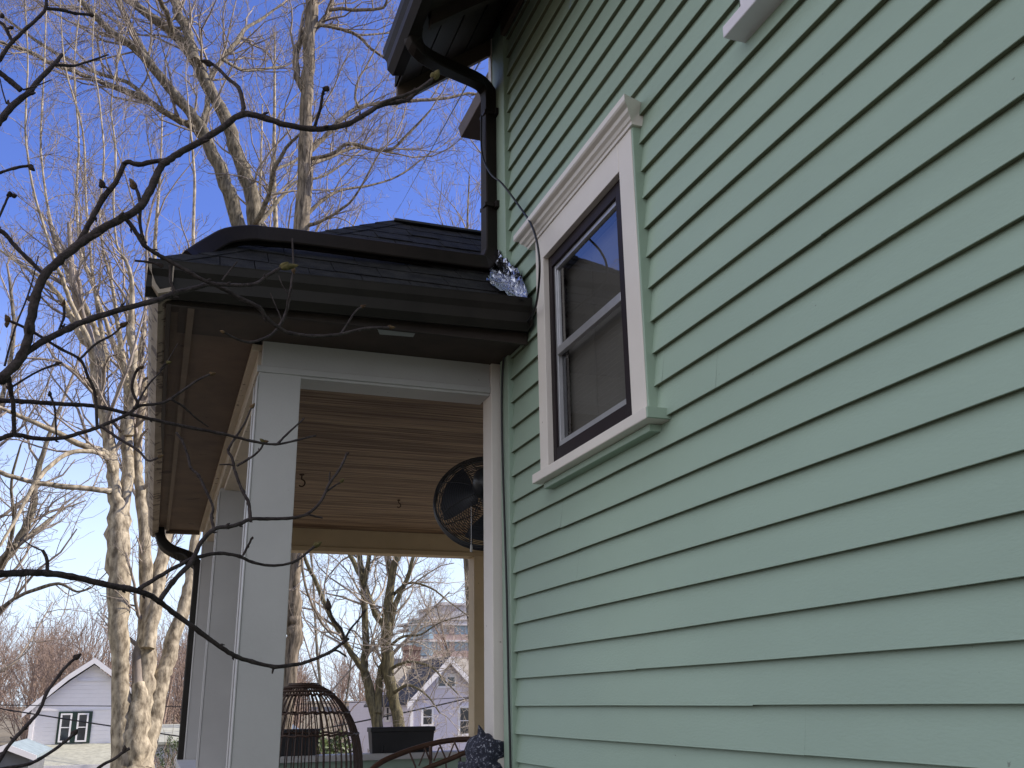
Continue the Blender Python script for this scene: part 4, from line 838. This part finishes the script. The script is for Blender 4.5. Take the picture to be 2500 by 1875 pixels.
traced_tree('pale_tree', 'pale-barked many-stemmed tree beside the porch, its stems joined low down', ground_at(290, Y1), Y1, T1, BK1, TWG, (.7, 1.9), (5, 6, 6), 2, 1.25, .0023, zmin=4.2)
# ---- forked tree behind the porch roof
Y2 = 20
T2 = [([(552, 620, 19), (535, 530, 18), (518, 493, 16), (493, 416, 15), (474, 362, 14), (448, 304, 13), (429, 266, 12), (390, 218, 11), (336, 154, 10), (298, 109, 9), (256, 80, 8), (218, 48, 7), (179, 6, 6), (120, -60, 5)], -1),
      ([(448, 304, 10), (413, 275, 7), (368, 250, 7), (320, 218, 6), (278, 198, 6), (224, 179, 5), (160, 154, 5), (118, 141, 4), (64, 112, 4), (0, 90, 3), (-60, 60, 2.5)], -1.5),
      ([(330, 225, 6), (307, 202, 5), (272, 176, 4), (208, 157, 4), (134, 122, 4), (58, 74, 3), (10, 38, 3)], 1),
      ([(345, 165, 8), (314, 115, 6), (298, 90, 6), (278, 48, 5), (262, 10, 5), (240, -50, 4)], 1.5),
      ([(556, 620, 21), (558, 540, 18), (552, 480, 17), (538, 400, 15), (512, 336, 14), (493, 272, 14), (454, 192, 13), (422, 134, 13), (397, 96, 11), (352, 54, 10), (304, 19, 9), (275, -6, 9), (230, -60, 7)], 1),
      ([(422, 134, 11), (416, 109, 10), (406, 74, 10), (387, 32, 10), (372, -6, 9), (350, -70, 7)], 1.5),
      ([(372, 70, 6), (362, 30, 5), (345, 0, 5), (330, -30, 4)], -1),
      ([(432, 282, 7), (448, 234, 6), (454, 173, 6), (480, 128, 5), (512, 90, 5), (531, 61, 4), (563, 42, 3), (608, 10, 2.5)], 2.5),
      ([(480, 128, 4), (520, 150, 3.5), (560, 150, 3), (618, 142, 2)], 1.5),
      ([(552, 485, 9), (560, 470, 6), (578, 430, 5.5), (586, 400, 5), (592, 368, 5), (618, 320, 4), (643, 294, 3)], -1.5),
      ([(554, 492, 8), (566, 478, 5), (590, 447, 4.5), (608, 426, 4), (637, 394, 3), (700, 380, 2.5), (760, 340, 2)], 1.5),
      ([(586, 372, 4), (605, 362, 3.5), (640, 345, 3), (690, 300, 2)], 1)]
traced_tree('forked_tree', 'tall bare tree with two leaning trunks rising behind the porch roof', ground_at(500, Y2), Y2, T2, BK2, TWG, (1.2, 2.9), (6, 6, 7), 2, 1.1, .0034, trunk=trunk_down(553, 610, 22, Y2, 500, 26))
# ---- straight furrowed tree
Y3 = 18
T3 = [([(588, 1800, 24), (600, 1660, 20), (612, 1580, 18), (620, 1490, 18), (627, 1416, 18), (634, 1360, 20), (634, 1330, 19), (633, 1262, 15), (636, 1202, 15), (643, 1000, 17), (648, 750, 18), (653, 499, 18), (659, 384, 17), (661, 288, 15), (664, 192, 13), (669, 96, 13), (675, 0, 13), (680, -90, 11)], 0),
      ([(660, 202, 7), (643, 168, 7), (639, 130, 7), (640, 108, 7), (656, 82, 6)], .2),
      ([(672, 80, 7), (678, 64, 6), (700, 42, 6), (714, 19, 5), (720, -10, 4), (735, -70, 3)], 1),
      ([(712, 22, 4), (740, 19, 4), (780, 22, 4), (828, 16, 3), (838, -10, 2.5)], -.8),
      ([(674, 66, 5), (685, 54, 4), (729, 61, 4), (768, 74, 3.5), (803, 106, 3), (835, 128, 2.5), (860, 150, 2)], .5),
      ([(770, 76, 2.5), (810, 74, 2), (850, 70, 1.5)], .5),
      ([(663, 325, 8), (675, 320, 6), (704, 294, 5), (736, 259, 5), (774, 232, 4), (830, 222, 4), (886, 218, 4), (969, 211, 3), (1011, 202, 3), (1043, 205, 2)], .8),
      ([(774, 232, 3), (767, 205, 2.5), (775, 170, 2.5), (788, 150, 2), (815, 100, 1.5)], .3),
      ([(660, 344, 6), (678, 342, 4), (723, 330, 4), (755, 310, 4), (835, 326, 3.5), (883, 288, 3), (931, 237, 2)], -.6),
      ([(660, 352, 5), (700, 345, 4), (760, 320, 3.5), (800, 322, 3), (850, 330, 2.5)], 1.2),
      ([(656, 470, 5), (700, 430, 4), (740, 410, 3), (800, 400, 2.5), (860, 380, 2), (930, 330, 1.5)], 1),
      ([(655, 490, 5), (690, 480, 3.5), (740, 450, 3), (770, 420, 2.5), (820, 330, 2)], -1),
      ([(652, 1150, 3), (652, 1205, 3), (659, 1262, 3), (681, 1320, 2.5), (710, 1365, 2), (736, 1384, 1.5)], -.6)]
traced_tree('straight_tree', 'single straight trunk with furrowed bark behind the porch roof and column', ground_at(600, Y3), Y3, T3, BK3, TWG, (.8, 2.0), (5, 6, 5), 2, .9, .003, zmin=3.5)
# ---- mossy pair seen through the porch
Y4 = 24
T4 = [([(822, 1800, 14), (814, 1570, 12), (803, 1512, 11), (787, 1448, 9), (790, 1384, 8), (787, 1288, 7), (784, 1250, 7), (776, 1200, 6), (770, 1100, 6), (765, 950, 5), (750, 780, 4), (745, 600, 3)], .5),
      ([(787, 1448, 7), (765, 1420, 6.5), (748, 1390, 6), (723, 1346, 5), (704, 1310, 5), (684, 1262, 4.5), (659, 1205, 4), (640, 1140, 3), (610, 1050, 2)], -1.2),
      ([(784, 1255, 6), (762, 1211, 5), (745, 1170, 4), (720, 1100, 3)], .8),
      ([(786, 1262, 6), (798, 1200, 5), (802, 1120, 4), (815, 1000, 3)], -.6),
      ([(870, 1800, 15), (861, 1570, 13), (851, 1512, 12), (838, 1448, 13), (835, 1368, 13), (836, 1340, 11), (838, 1304, 10), (851, 1224, 8), (861, 1198, 8), (875, 1120, 7), (880, 980, 5), (900, 800, 4)], -.4),
      ([(833, 1350, 8), (819, 1339, 7), (803, 1307, 6), (787, 1256, 5), (772, 1190, 4), (760, 1120, 3)], .9),
      ([(840, 1356, 7), (845, 1352, 6), (854, 1304, 6), (877, 1256, 5), (889, 1218, 4), (905, 1150, 3)], -.9),
      ([(816, 1540, 9), (818, 1500, 8), (822, 1448, 7), (829, 1432, 6), (838, 1424, 5)], .1),
      ([(845, 1240, 6), (835, 1200, 5), (825, 1120, 4), (820, 1000, 3)], .5),
      ([(838, 1448, 4), (880, 1430, 3), (930, 1440, 2.4), (960, 1470, 1.8), (990, 1500, 1.2)], -3),
      ([(848, 1500, 4), (880, 1480, 3), (920, 1500, 2.2), (950, 1540, 1.5)], -3),
      ([(838, 1300, 4), (880, 1260, 3), (930, 1270, 2.2), (970, 1300, 1.6), (1010, 1330, 1.2)], -2),
      ([(838, 1400, 4), (870, 1375, 3), (910, 1370, 2.2), (950, 1345, 1.6), (1000, 1330, 1.2)], -2)]
traced_tree('mossy_tree', 'mossy dark twin-trunked tree with shaggy twigs seen through the porch opening', ground_at(830, Y4), Y4, T4, BK4, TWL, (.9, 2.1), (5, 6, 6), 2, 1.15, .0034, sag=.25)
# ---- leaning limb tree at the far left edge
Y5 = 16
T5 = [([(-120, 1800, 24), (-70, 1500, 20), (-30, 1290, 14), (0, 1224, 11), (45, 1160, 9), (70, 1100, 8), (77, 1040, 7), (100, 960, 5), (130, 880, 4)], .3),
      ([(-40, 1320, 9), (0, 1314, 5), (42, 1288, 4), (99, 1266, 4), (134, 1262, 3), (166, 1278, 2.5), (198, 1269, 2)], -.6),
      ([(0, 1224, 6), (20, 1180, 5), (30, 1120, 4), (25, 1040, 3), (45, 960, 2)], -1),
      ([(-60, 1400, 12), (-50, 1250, 10), (-40, 1100, 8), (-20, 950, 6), (10, 840, 5), (30, 720, 4), (20, 600, 3)], 1),
      ([(30, 1180, 5), (70, 1150, 4), (110, 1120, 3), (150, 1090, 2)], .8)]
traced_tree('leaning_tree', 'grey leaning tree at the left edge of the picture, above the dark garage', ground_at(-110, Y5), Y5, T5, BK2, TWG, (.9, 2.2), (4, 5, 5), 2, 1.0, .0035, sag=.1)
# ---- thin trees standing further back: each has its own forks
def back_tree(name, label, x, Y, H, r, spread, lean=0, m=BK1, mt=TWG, group='thin bare trees behind the house', n=9, lvl=3, kids=(4, 5, 5), rmin=.006, fork=.28):
    q = ground_at(x, Y); root = thing(name, tuple(q), label, 'tree', group); mt_ = MB(); T = Twigs()
    k = 9; P = [q-V3([0, 0, .3])]; d = unit(V3([lean, rng.normal(0, .03), 1]))
    for i in range(k): d = unit(d+V3([rng.normal(0, .05), rng.normal(0, .05), .05])); P.append(P[-1]+d*H/k)
    P = np.array(P); Rr = r*np.linspace(1, .12, k+1)**.9; P, Rr = smooth_path(P, Rr, 3); mt_.tube(P, Rr, 8, rough=.03)
    for j in range(n):
        t = fork+(1-fork)*(j+rng.random())/n; i = min(int(t*(len(P)-1)), len(P)-2); az = rng.uniform(0, 2*math.pi); an = R(rng.uniform(18, 45))
        dd = V3([math.cos(az)*math.sin(an), math.sin(az)*math.sin(an), math.cos(an)]); grow(T, P[i], dd, H*spread*rng.uniform(.6, 1.1)*(1.15-.6*t), Rr[i]*rng.uniform(.45, .7), lvl, kids, .10, .16, (22, 52), rmin)
    mt_.build('trunk', m, root); mc = MB(); T.into(mc); mc.build('crown', mt, root); return root
BT = [('slender_tree', 'slender bare tree rising directly behind the pale many stems', 330, 24, 19, .13, .30, .01),
      ('slender_tree', 'slender bare tree crossing the left gutter corner of the porch roof', 405, 22, 20, .14, .28, 0),
      ('slender_tree', 'slender bare tree just left of the forked tree', 462, 25, 21, .14, .28, .0),
      ('spreading_tree', 'slim bare tree standing between the straight trunk and the mossy trunks', 700, 46, 16, .10, .42, .02),
      ('spreading_tree', 'bare spreading tree right over the roof ridge near the downspout', 1044, 27, 20.5, .16, .36, -.03),
      ('spreading_tree', 'bare spreading tree behind the green house corner, twigs touching the eave', 1175, 25, 20, .2, .40, -.07)]
for a in BT:
    back_tree(*a, m=BK1 if a[0] == 'slender_tree' else BK2, rmin=.0055, n=11 if a[0] == 'slender_tree' else 10)
# ---- bare tree in front of the tower
back_tree('spreading_tree', 'pinkish bare tree behind the lavender gable, in front of the tower', 1000, 72, 14, .2, .45, -.04, BK2, TWR, n=10, rmin=.007, fork=.2)
back_tree('spreading_tree', 'pinkish bare tree left of the mossy trunks, seen through the porch opening', 725, 60, 13, .10, .45, 0, BK2, TWR, n=10, rmin=.007, fork=.2)
# ---- the bare wood on the horizon
T = Twigs(); random.seed(3)
for i in range(330):
    Y = random.uniform(78, 150); x = random.uniform(-75, 125)*Y/110
    if 30 < x/Y*110 < 44 and False: continue
    zg = float(gz(x, Y)); H = random.uniform(9, 14)*(1.15 if x < 5 else .85); q = V3([x, Y, zg]); 
    T.add([q, q+V3([0, 0, H*.35]), q+V3([random.gauss(0, .4), 0, H*.7])], [.16, .12, .05], 4)
    for j in range(15):
        b = q+V3([0, 0, H*random.uniform(.12, .55)]); az = random.uniform(0, 6.28); an = R(random.uniform(12, 52)); dd = V3([math.cos(az)*math.sin(an), math.sin(az)*math.sin(an), math.cos(an)])
        grow(T, b, dd, H*random.uniform(.28, .5), .045, 2, (5, 6, 5), .10, .15, (18, 48), .013)
mb = MB(); T.into(mb); tag(mb.build('bare_wood', TWR), 'brownish bare winter wood filling the horizon', 'wood', kind='stuff')
# ---- brush between the houses and along the slope
T = Twigs()
for i in range(420):
    Y = random.uniform(24, 74); u = random.uniform(-.40, .55); x = -1.5+u*Y
    if 48 < Y < 66 and (-9 < x < 2 or 8 < x < 20): continue
    if Y < 50 and -.14 < u < .02: continue
    if Y < 56 and .2 < u < .34: continue
    q = V3([x, Y, float(gz(x, Y))])
    for j in range(7):
        az = random.uniform(0, 6.28); an = R(random.uniform(5, 40)); dd = V3([math.cos(az)*math.sin(an), math.sin(az)*math.sin(an), math.cos(an)])
        grow(T, q, dd, random.uniform(.9, 2.4), .016, 2, (4, 5, 5), .06, .2, (18, 50), .006)
mb = MB(); T.into(mb); tag(mb.build('bare_brush', TWR), 'tangled bare reddish brush on the slope between the houses', 'brush', kind='stuff')
# ---- evergreen shrub beyond the railing
LEAF = mat('evergreen_leaf', (.030, .055, .014), .5, 0, 20, col2=(.10, .13, .035))
def shrub(name, label, c, rx, rz_, n):
    o = thing(name, (c[0], c[1], float(gz(c[0], c[1]))), label, 'shrub'); c = V3(c)
    mb = MB(); v = []
    for i in range(n):
        a = rng.normal(0, 1, 3); a = unit(a); rr = rng.uniform(.55, 1.0)**.5*(1+.18*math.sin(a[0]*7+a[2]*5)); p = c+a*V3([rx, rx, rz_])*rr
        t1 = unit(rng.normal(0, 1, 3)); t2 = unit(np.cross(t1, rng.normal(0, 1, 3))); L1, L2 = rng.uniform(.03, .06), rng.uniform(.012, .022)
        v += [p-t1*L1*.5, p+t2*L2, p+t1*L1, p-t2*L2]
    mb.add(v, np.arange(len(v)).reshape(-1, 4)); mb.build('foliage', LEAF, o)
    T = Twigs(); b = V3([c[0], c[1], float(gz(c[0], c[1]))])
    for k in range(14): grow(T, b, V3([rng.normal(0, .3), rng.normal(0, .3), 1]), (c[2]+rz_*.7-b[2]), .02, 1, (4, 4, 4), .1, .1, (20, 50), .006)
    mb = MB(); T.into(mb); mb.build('stems', BK4, o)
c_ = atY(722, 1612, 14); shrub('evergreen_shrub', 'dense green shrub beyond the railing, right behind the rattan cage', (c_[0], 14.4, c_[2]-.45), .36, .62, 2600)
c_ = atY(352, 1625, 34); shrub('evergreen_shrub', 'small yellowish green shrub by the grey shed at bottom left', (c_[0]+.35, 34, c_[2]-.3), .5, .8, 1800)

# ================================================================== NEAR BUDDING TREE (its twigs cross the picture from the left)
Yb = 2.0
bt = thing('budding_tree', (-4.6, 1.9, 0), 'near dark leafless tree at the left whose budded twigs cross the sky and the porch', 'tree')
BUD = bark('bud_scales', (.06, .035, .02), (.17, .11, .055), 70, (1, 1, 1), .5); BUDG = bark('green_bud', (.07, .062, .024), (.17, .135, .055), 70, (1, 1, 1), .4); BUDD = bark('dark_bud', (.03, .022, .02), (.08, .06, .05), 70, (1, 1, 1), .4)
def fpts(path, Y, dY):
    n = len(path); return [atY(x, y, Y+dY*i/max(1, n-1)) for i, (x, y) in enumerate(path)]
def bough(lst):
    """lst: (path, r0, r1 in picture pixels, Y, dY)"""
    mb = MB()
    for path, r0, r1, Y, dY in lst:
        P = fpts(path, Y, dY); n = len(P); Rr = [.82*(r0+(r1-r0)*i/max(1, n-1))/ppm(*path[i], Y) for i in range(n)]
        P, Rr = smooth_path(P, np.array(Rr), 5)
        Rr = Rr*(1+rng.normal(0, .03, len(Rr)))
        for i in range(5, len(Rr)-1, 5):
            if rng.random() < .55: Rr[i] *= 1.17
        P = P+rng.normal(0, 1, P.shape)*Rr[:, None]*.07
        mb.tube(P, Rr, 9, rough=.035)
        for i in range(4, len(Rr)-2, 5):          # leaf scars and stubs
            if rng.random() < .45:
                d = unit(P[i+1]-P[i]); s = unit(np.cross(d, rng.normal(0, 1, 3))); mb.tube([P[i], P[i]+(s+d*.5)*Rr[i]*1.5, P[i]+(s+d*.9)*Rr[i]*2.0], [Rr[i]*.6, Rr[i]*.5, Rr[i]*.22], 6)
    return mb.build('branch', FBK, bt)
def bud(x, y, dx, dy, ln, wd, m, Y=2.0):
    a = atY(x, y, Y); b = atY(x+dx*ln, y+dy*ln, Y); k = ppm(x, y, Y); ax = b-a; L_ = np.linalg.norm(ax); mb = MB(); w = wd/k/2
    mb.lathe([(w*.35, -L_*.12), (w*.55, 0), (w*.92, L_*.2), (w, L_*.38), (w*.8, L_*.62), (w*.42, L_*.86), (0, L_)], a, ax, 12)
    t = unit(np.cross(ax, [0, 1, 0])); mb.lathe([(w*.5, 0), (w*.85, L_*.18), (w*.6, L_*.42), (0, L_*.55)], a+t*w*.35, ax+t*L_*.35, 8)
    return mb.build('bud', m, bt)
# off-picture trunk carrying the boughs
mb = MB(); tp = [V3([-4.6, 1.9, -.2]), V3([-4.55, 1.9, .8]), V3([-4.4, 1.95, 1.6]), V3([-4.2, 2.0, 2.4]), V3([-4.0, 2.0, 3.4]), V3([-3.9, 2.05, 4.6])]
P, Rr = smooth_path(tp, np.array([.10, .085, .075, .06, .045, .02]), 4); mb.tube(P, Rr, 12, rough=.03)
def root_arm(x, y, r, Y): 
    e = atY(x, y, Y); t0 = V3([-4.36, 1.93, max(.5, e[2]-rng.uniform(.45, 1.0))]); rr = .82*r/ppm(x, y, Y)
    k1 = t0*.72+e*.28+V3([rng.uniform(-.05, .05), rng.uniform(-.12, .12), rng.uniform(.02, .16)]); k2 = t0*.34+e*.66+V3([rng.uniform(-.04, .04), rng.uniform(-.08, .08), rng.uniform(-.10, .12)])
    P, Rr = smooth_path([t0, k1, k2, e], np.array([rr*1.6, rr*1.35, rr*1.15, rr*1.0]), 5); mb.tube(P, Rr*(1+rng.normal(0, .04, len(Rr))), 9, rough=.03)
for x, y, r, Y in ((-30, 844, 13, 2.0), (-30, 284, 11, 1.9), (-30, 165, 6, 1.9), (-30, 865, 7, 2.1), (-30, 955, 7, 2.1), (-30, 1240, 10, 2.2), (-30, 1690, 5.5, 1.8), (-30, 1668, 5, 1.7), (-30, 384, 3.5, 1.9), (-30, 515, 6, 2.0)): root_arm(x, y, r, Y)
mb.build('trunk', FBK, bt)
bough([([(-30, 844), (0, 819), (48, 768), (64, 710), (77, 640), (96, 595), (128, 563), (160, 536), (208, 502), (266, 470), (304, 445), (323, 413), (346, 362), (360, 349), (384, 333), (445, 298), (486, 272), (525, 246), (576, 256), (614, 269), (672, 278), (705, 277), (748, 269), (787, 248), (819, 229), (851, 221), (880, 216), (902, 196), (928, 176), (940, 165)], 13, 5, 2.0, .0),
       ([(787, 249), (803, 240), (829, 221), (876, 205), (915, 186), (938, 166)], 5, 4, 1.98, .0),
       ([(525, 246), (525, 224), (515, 189), (493, 170), (470, 147), (455, 136)], 6, 4, 2.0, .08),
       ([(678, 276), (691, 237), (698, 198), (704, 193)], 4.5, 3, 2.0, -.08),
       ([(360, 349), (346, 347), (298, 355), (272, 352), (250, 394), (224, 426), (198, 474), (179, 509), (163, 533)], 6, 8, 2.0, .05),
       ([(236, 408), (228, 404), (222, 400)], 3, 2.5, 2.02, 0)])
bough([([(268, 468), (290, 495), (310, 528), (333, 545), (352, 556), (378, 571), (416, 592), (454, 611), (499, 616), (550, 614), (576, 597), (608, 578)], 6, 5, 2.0, .10),
       ([(304, 445), (302, 480), (308, 512), (314, 529)], 4.5, 4, 2.0, .02), ([(304, 445), (299, 420), (292, 402)], 4.5, 4, 2.0, .0),
       ([(378, 630), (369, 606), (368, 573)], 4, 4, 2.05, .0), ([(291, 563), (320, 566), (352, 572)], 3, 3.5, 2.05, .0), ([(480, 606), (497, 584), (512, 566)], 2.5, 2, 2.1, .0)])
bough([([(40, 775), (96, 736), (147, 710), (198, 688), (275, 665), (336, 649), (378, 633), (416, 624), (454, 614), (480, 622), (512, 640), (560, 665), (576, 688), (602, 707), (627, 720), (672, 726), (708, 725), (736, 722), (780, 711), (820, 708), (841, 708)], 9, 4, 2.0, .35),
       ([(602, 707), (582, 726), (544, 739), (522, 736), (500, 727), (483, 717)], 4, 2.5, 2.29, -.1), ([(602, 707), (612, 690), (624, 653), (630, 610), (634, 579), (632, 531), (632, 516)], 4.5, 2, 2.29, .05),
       ([(605, 702), (608, 691), (595, 659), (584, 633)], 2.2, 1.3, 2.29, 0), ([(618, 680), (622, 650), (631, 617)], 2.5, 2, 2.29, -.04), ([(736, 722), (768, 673), (781, 664)], 3, 2, 2.33, .05), ([(628, 640), (612, 620), (602, 595)], 1.8, 1.2, 2.3, 0)])
bough([([(-30, 284), (0, 259), (32, 224), (64, 198), (83, 173), (118, 138), (133, 118)], 11, 5, 1.9, .1), ([(120, 140), (150, 142), (166, 141), (205, 128), (234, 118)], 4.5, 2, 1.98, .1), ([(45, 195), (19, 173), (0, 157), (-30, 135)], 8, 6, 1.92, 0), ([(50, 194), (80, 185), (112, 172)], 2.5, 1.2, 1.93, 0), ([(14, 224), (5, 195), (0, 170)], 2, 1.5, 1.9, 0)])
bough([([(-30, 165), (0, 128), (19, 99), (54, 64), (86, 35), (99, 16), (101, -20)], 6, 4, 1.9, 0), ([(99, 18), (134, 22), (163, 29), (193, 32)], 4.5, 4, 1.9, .1), ([(28, 93), (19, 74), (8, 54), (-10, 42)], 5, 3.5, 1.9, 0), ([(14, 62), (22, 60), (28, 59)], 3, 4, 1.9, 0)])
bough([([(-30, 384), (0, 373), (32, 363), (62, 358)], 3.5, 4, 1.9, 0), ([(-30, 530), (0, 464), (16, 429), (24, 419)], 3.5, 2.5, 1.95, 0)])
bough([([(-30, 865), (0, 866), (48, 867), (112, 872), (179, 875), (224, 881), (275, 893), (336, 908), (416, 925), (480, 937), (544, 953), (595, 960), (640, 951), (682, 941)], 7, 3, 2.1, .4), ([(598, 960), (624, 934), (655, 906)], 3.5, 2, 2.44, .05),
       ([(-30, 955), (0, 947), (32, 939), (80, 947), (128, 947), (179, 934), (218, 921), (275, 895), (301, 877), (352, 870), (384, 851), (426, 822), (455, 808)], 7, 3, 2.1, .2), ([(290, 882), (320, 832), (352, 796), (384, 742)], 3.5, 1, 2.22, .1), ([(298, 873), (285, 838), (294, 803), (303, 794)], 4, 4, 2.22, -.05),
       ([(368, 862), (394, 877), (422, 902), (450, 922)], 3, 2, 2.25, .1), ([(218, 921), (256, 947), (298, 973), (320, 995), (343, 988)], 4, 2.5, 2.2, -.1), ([(345, 800), (355, 788), (362, 783)], 2, 2, 2.28, 0)])
bough([([(30, 936), (29, 883), (22, 835), (17, 806)], 5.5, 6, 2.08, -.05), ([(29, 834), (80, 803), (122, 786)], 3, 3, 2.08, .1), ([(122, 944), (118, 883), (109, 853)], 2.5, 3, 2.12, 0), ([(210, 925), (205, 851), (189, 812), (173, 777), (128, 752), (64, 713), (20, 693)], 4, 3.5, 2.12, -.1), ([(173, 775), (208, 742), (243, 723), (264, 704)], 3.2, 2.5, 2.1, .05), ([(128, 712), (138, 684), (138, 660)], 3.5, 3.5, 2.03, 0),
       ([(10, 790), (32, 710), (64, 627), (83, 553)], 3, 1.5, 2.05, .05), ([(-30, 515), (0, 498), (32, 531), (64, 563), (96, 594)], 6, 5, 2.0, 0)])
bough([([(-30, 1240), (0, 1240), (48, 1237), (102, 1239), (154, 1246), (224, 1262), (278, 1272), (320, 1285), (345, 1300), (378, 1326), (432, 1365), (480, 1400), (512, 1419), (544, 1429), (592, 1440), (640, 1435), (665, 1429), (710, 1410), (739, 1390), (752, 1380)], 10, 5, 2.2, .7),
       ([(102, 1236), (101, 1208), (92, 1188)], 5, 4, 2.24, 0), ([(93, 1190), (70, 1180), (50, 1166)], 2.5, 1.5, 2.24, .1), ([(742, 1390), (755, 1362), (775, 1338), (790, 1318)], 3.5, 2, 2.86, .05), ([(746, 1386), (736, 1358), (720, 1339), (712, 1315)], 4.5, 3, 2.87, -.05), ([(700, 1416), (725, 1405), (748, 1418)], 3, 2.5, 2.83, .05), ([(592, 1440), (588, 1455)], 4, 2, 2.77, 0)])
bough([([(301, 1272), (352, 1240), (400, 1214), (432, 1202), (474, 1195), (518, 1202), (544, 1214), (592, 1222), (640, 1211), (680, 1180)], 6, 3.5, 2.38, .35), ([(525, 1200), (535, 1180), (544, 1163)], 3.2, 3, 2.58, 0),
       ([(346, 1296), (374, 1256), (413, 1214), (433, 1174), (462, 1143), (493, 1138), (520, 1131), (541, 1121), (577, 1121), (630, 1119), (666, 1109), (693, 1083), (712, 1044), (731, 1018), (741, 1000), (749, 981)], 7, 3, 2.42, .3), ([(705, 1062), (725, 1048), (738, 1041)], 2.8, 2, 2.66, .05), ([(669, 1112), (683, 1116), (697, 1119)], 3, 2, 2.64, 0), ([(712, 1044), (712, 1028), (713, 1019)], 2.5, 1.5, 2.68, 0)])
bough([([(541, 1121), (537, 1087), (525, 1063), (510, 1025), (501, 989), (493, 972), (510, 943), (528, 915), (543, 880)], 5, 2.5, 2.56, .1), ([(512, 1006), (541, 989), (563, 970), (570, 953)], 3.5, 2.5, 2.6, 0), ([(506, 1005), (490, 1003), (474, 1004)], 2.5, 1.8, 2.6, 0), ([(462, 1143), (457, 1116), (460, 1095), (443, 1056), (429, 1027), (412, 1011), (407, 989), (395, 955), (381, 934)], 4, 3, 2.5, .1)])
bough([([(-30, 1690), (0, 1640), (26, 1602), (58, 1567), (83, 1538), (102, 1496), (128, 1458), (150, 1432), (163, 1422)], 5.5, 4, 1.8, .1), ([(-30, 1668), (19, 1658), (64, 1650), (106, 1627), (141, 1602), (160, 1585)], 5, 4, 1.7, .1), ([(150, 1720), (214, 1658), (246, 1640), (269, 1623), (280, 1617)], 4, 4, 1.75, .0), ([(-10, 1700), (150, 1720)], 5, 4, 1.75, 0), ([(30, 1600), (22, 1592)], 4, 2, 1.8, 0)])
for a in ((938, 170, .45, -.9, 22, 17, BUDG, 1.98), (458, 138, -.95, -.3, 28, 12, BUDD, 2.07), (703, 195, .5, -.6, 14, 14, BUDD, 1.92), (224, 404, -.4, -.9, 20, 13, BUDD, 2.02), (294, 407, -.55, -.85, 27, 13, BUD, 2.0), (606, 579, .95, -.15, 42, 15, BUDG, 2.1), (352, 574, -.98, -.12, 16, 7, BUDD, 2.05),
          (838, 708, .98, -.05, 17, 8, BUD, 2.35), (780, 665, .8, -.5, 14, 7, BUD, 2.38), (485, 718, -.9, -.3, 12, 7, BUD, 2.19), (632, 580, .3, .9, 14, 8, BUD, 2.3), (193, 32, .95, .1, 12, 10, BUDD, 2.0), (22, 60, .9, -.2, 9, 8, BUDD, 1.9), (6, 38, -.2, -.9, 12, 9, BUDD, 1.9), (62, 358, .7, .6, 20, 11, BUDD, 1.9), (22, 424, -.1, -.9, 13, 12, BUDD, 1.95), (26, 424, .9, -.15, 13, 11, BUDD, 1.95),
          (20, 694, -.5, -.85, 18, 11, BUD, 2.02), (14, 696, .05, .9, 14, 9, BUD, 2.02), (262, 706, .8, -.6, 19, 11, BUD, 2.15), (138, 662, .05, -1, 17, 7, BUD, 2.03), (120, 787, .93, -.3, 16, 7, BUDD, 2.18), (109, 855, -.2, -.95, 12, 8, BUDD, 2.12), (303, 796, .7, -.5, 12, 8, BUD, 2.17), (360, 784, .9, -.2, 13, 7, BUDG, 2.28), (452, 809, .95, -.2, 16, 8, BUD, 2.3), (342, 988, .85, -.4, 14, 7, BUD, 2.1),
          (543, 882, .5, -.8, 15, 8, BUD, 2.66), (570, 955, -.7, -.6, 13, 8, BUDG, 2.6), (571, 955, .9, -.2, 11, 7, BUD, 2.6), (653, 907, .7, -.7, 8, 4, BUDD, 2.49), (748, 982, .7, -.5, 10, 6, BUDD, 2.7), (736, 1042, .6, -.7, 12, 7, BUDG, 2.7), (679, 1182, .8, -.6, 20, 10, BUDG, 2.73), (712, 1317, -.2, -1, 26, 11, BUDD, 2.82), (783, 1326, .5, -.8, 14, 5, BUDD, 2.9), (161, 1424, .75, -.65, 20, 12, BUDD, 1.9), (158, 1588, .6, -.8, 17, 12, BUDD, 1.8), (270, 1622, -.1, -.9, 14, 9, BUDD, 1.75), (544, 1165, .3, -.8, 8, 6, BUDD, 2.58)):
    bud(*a)
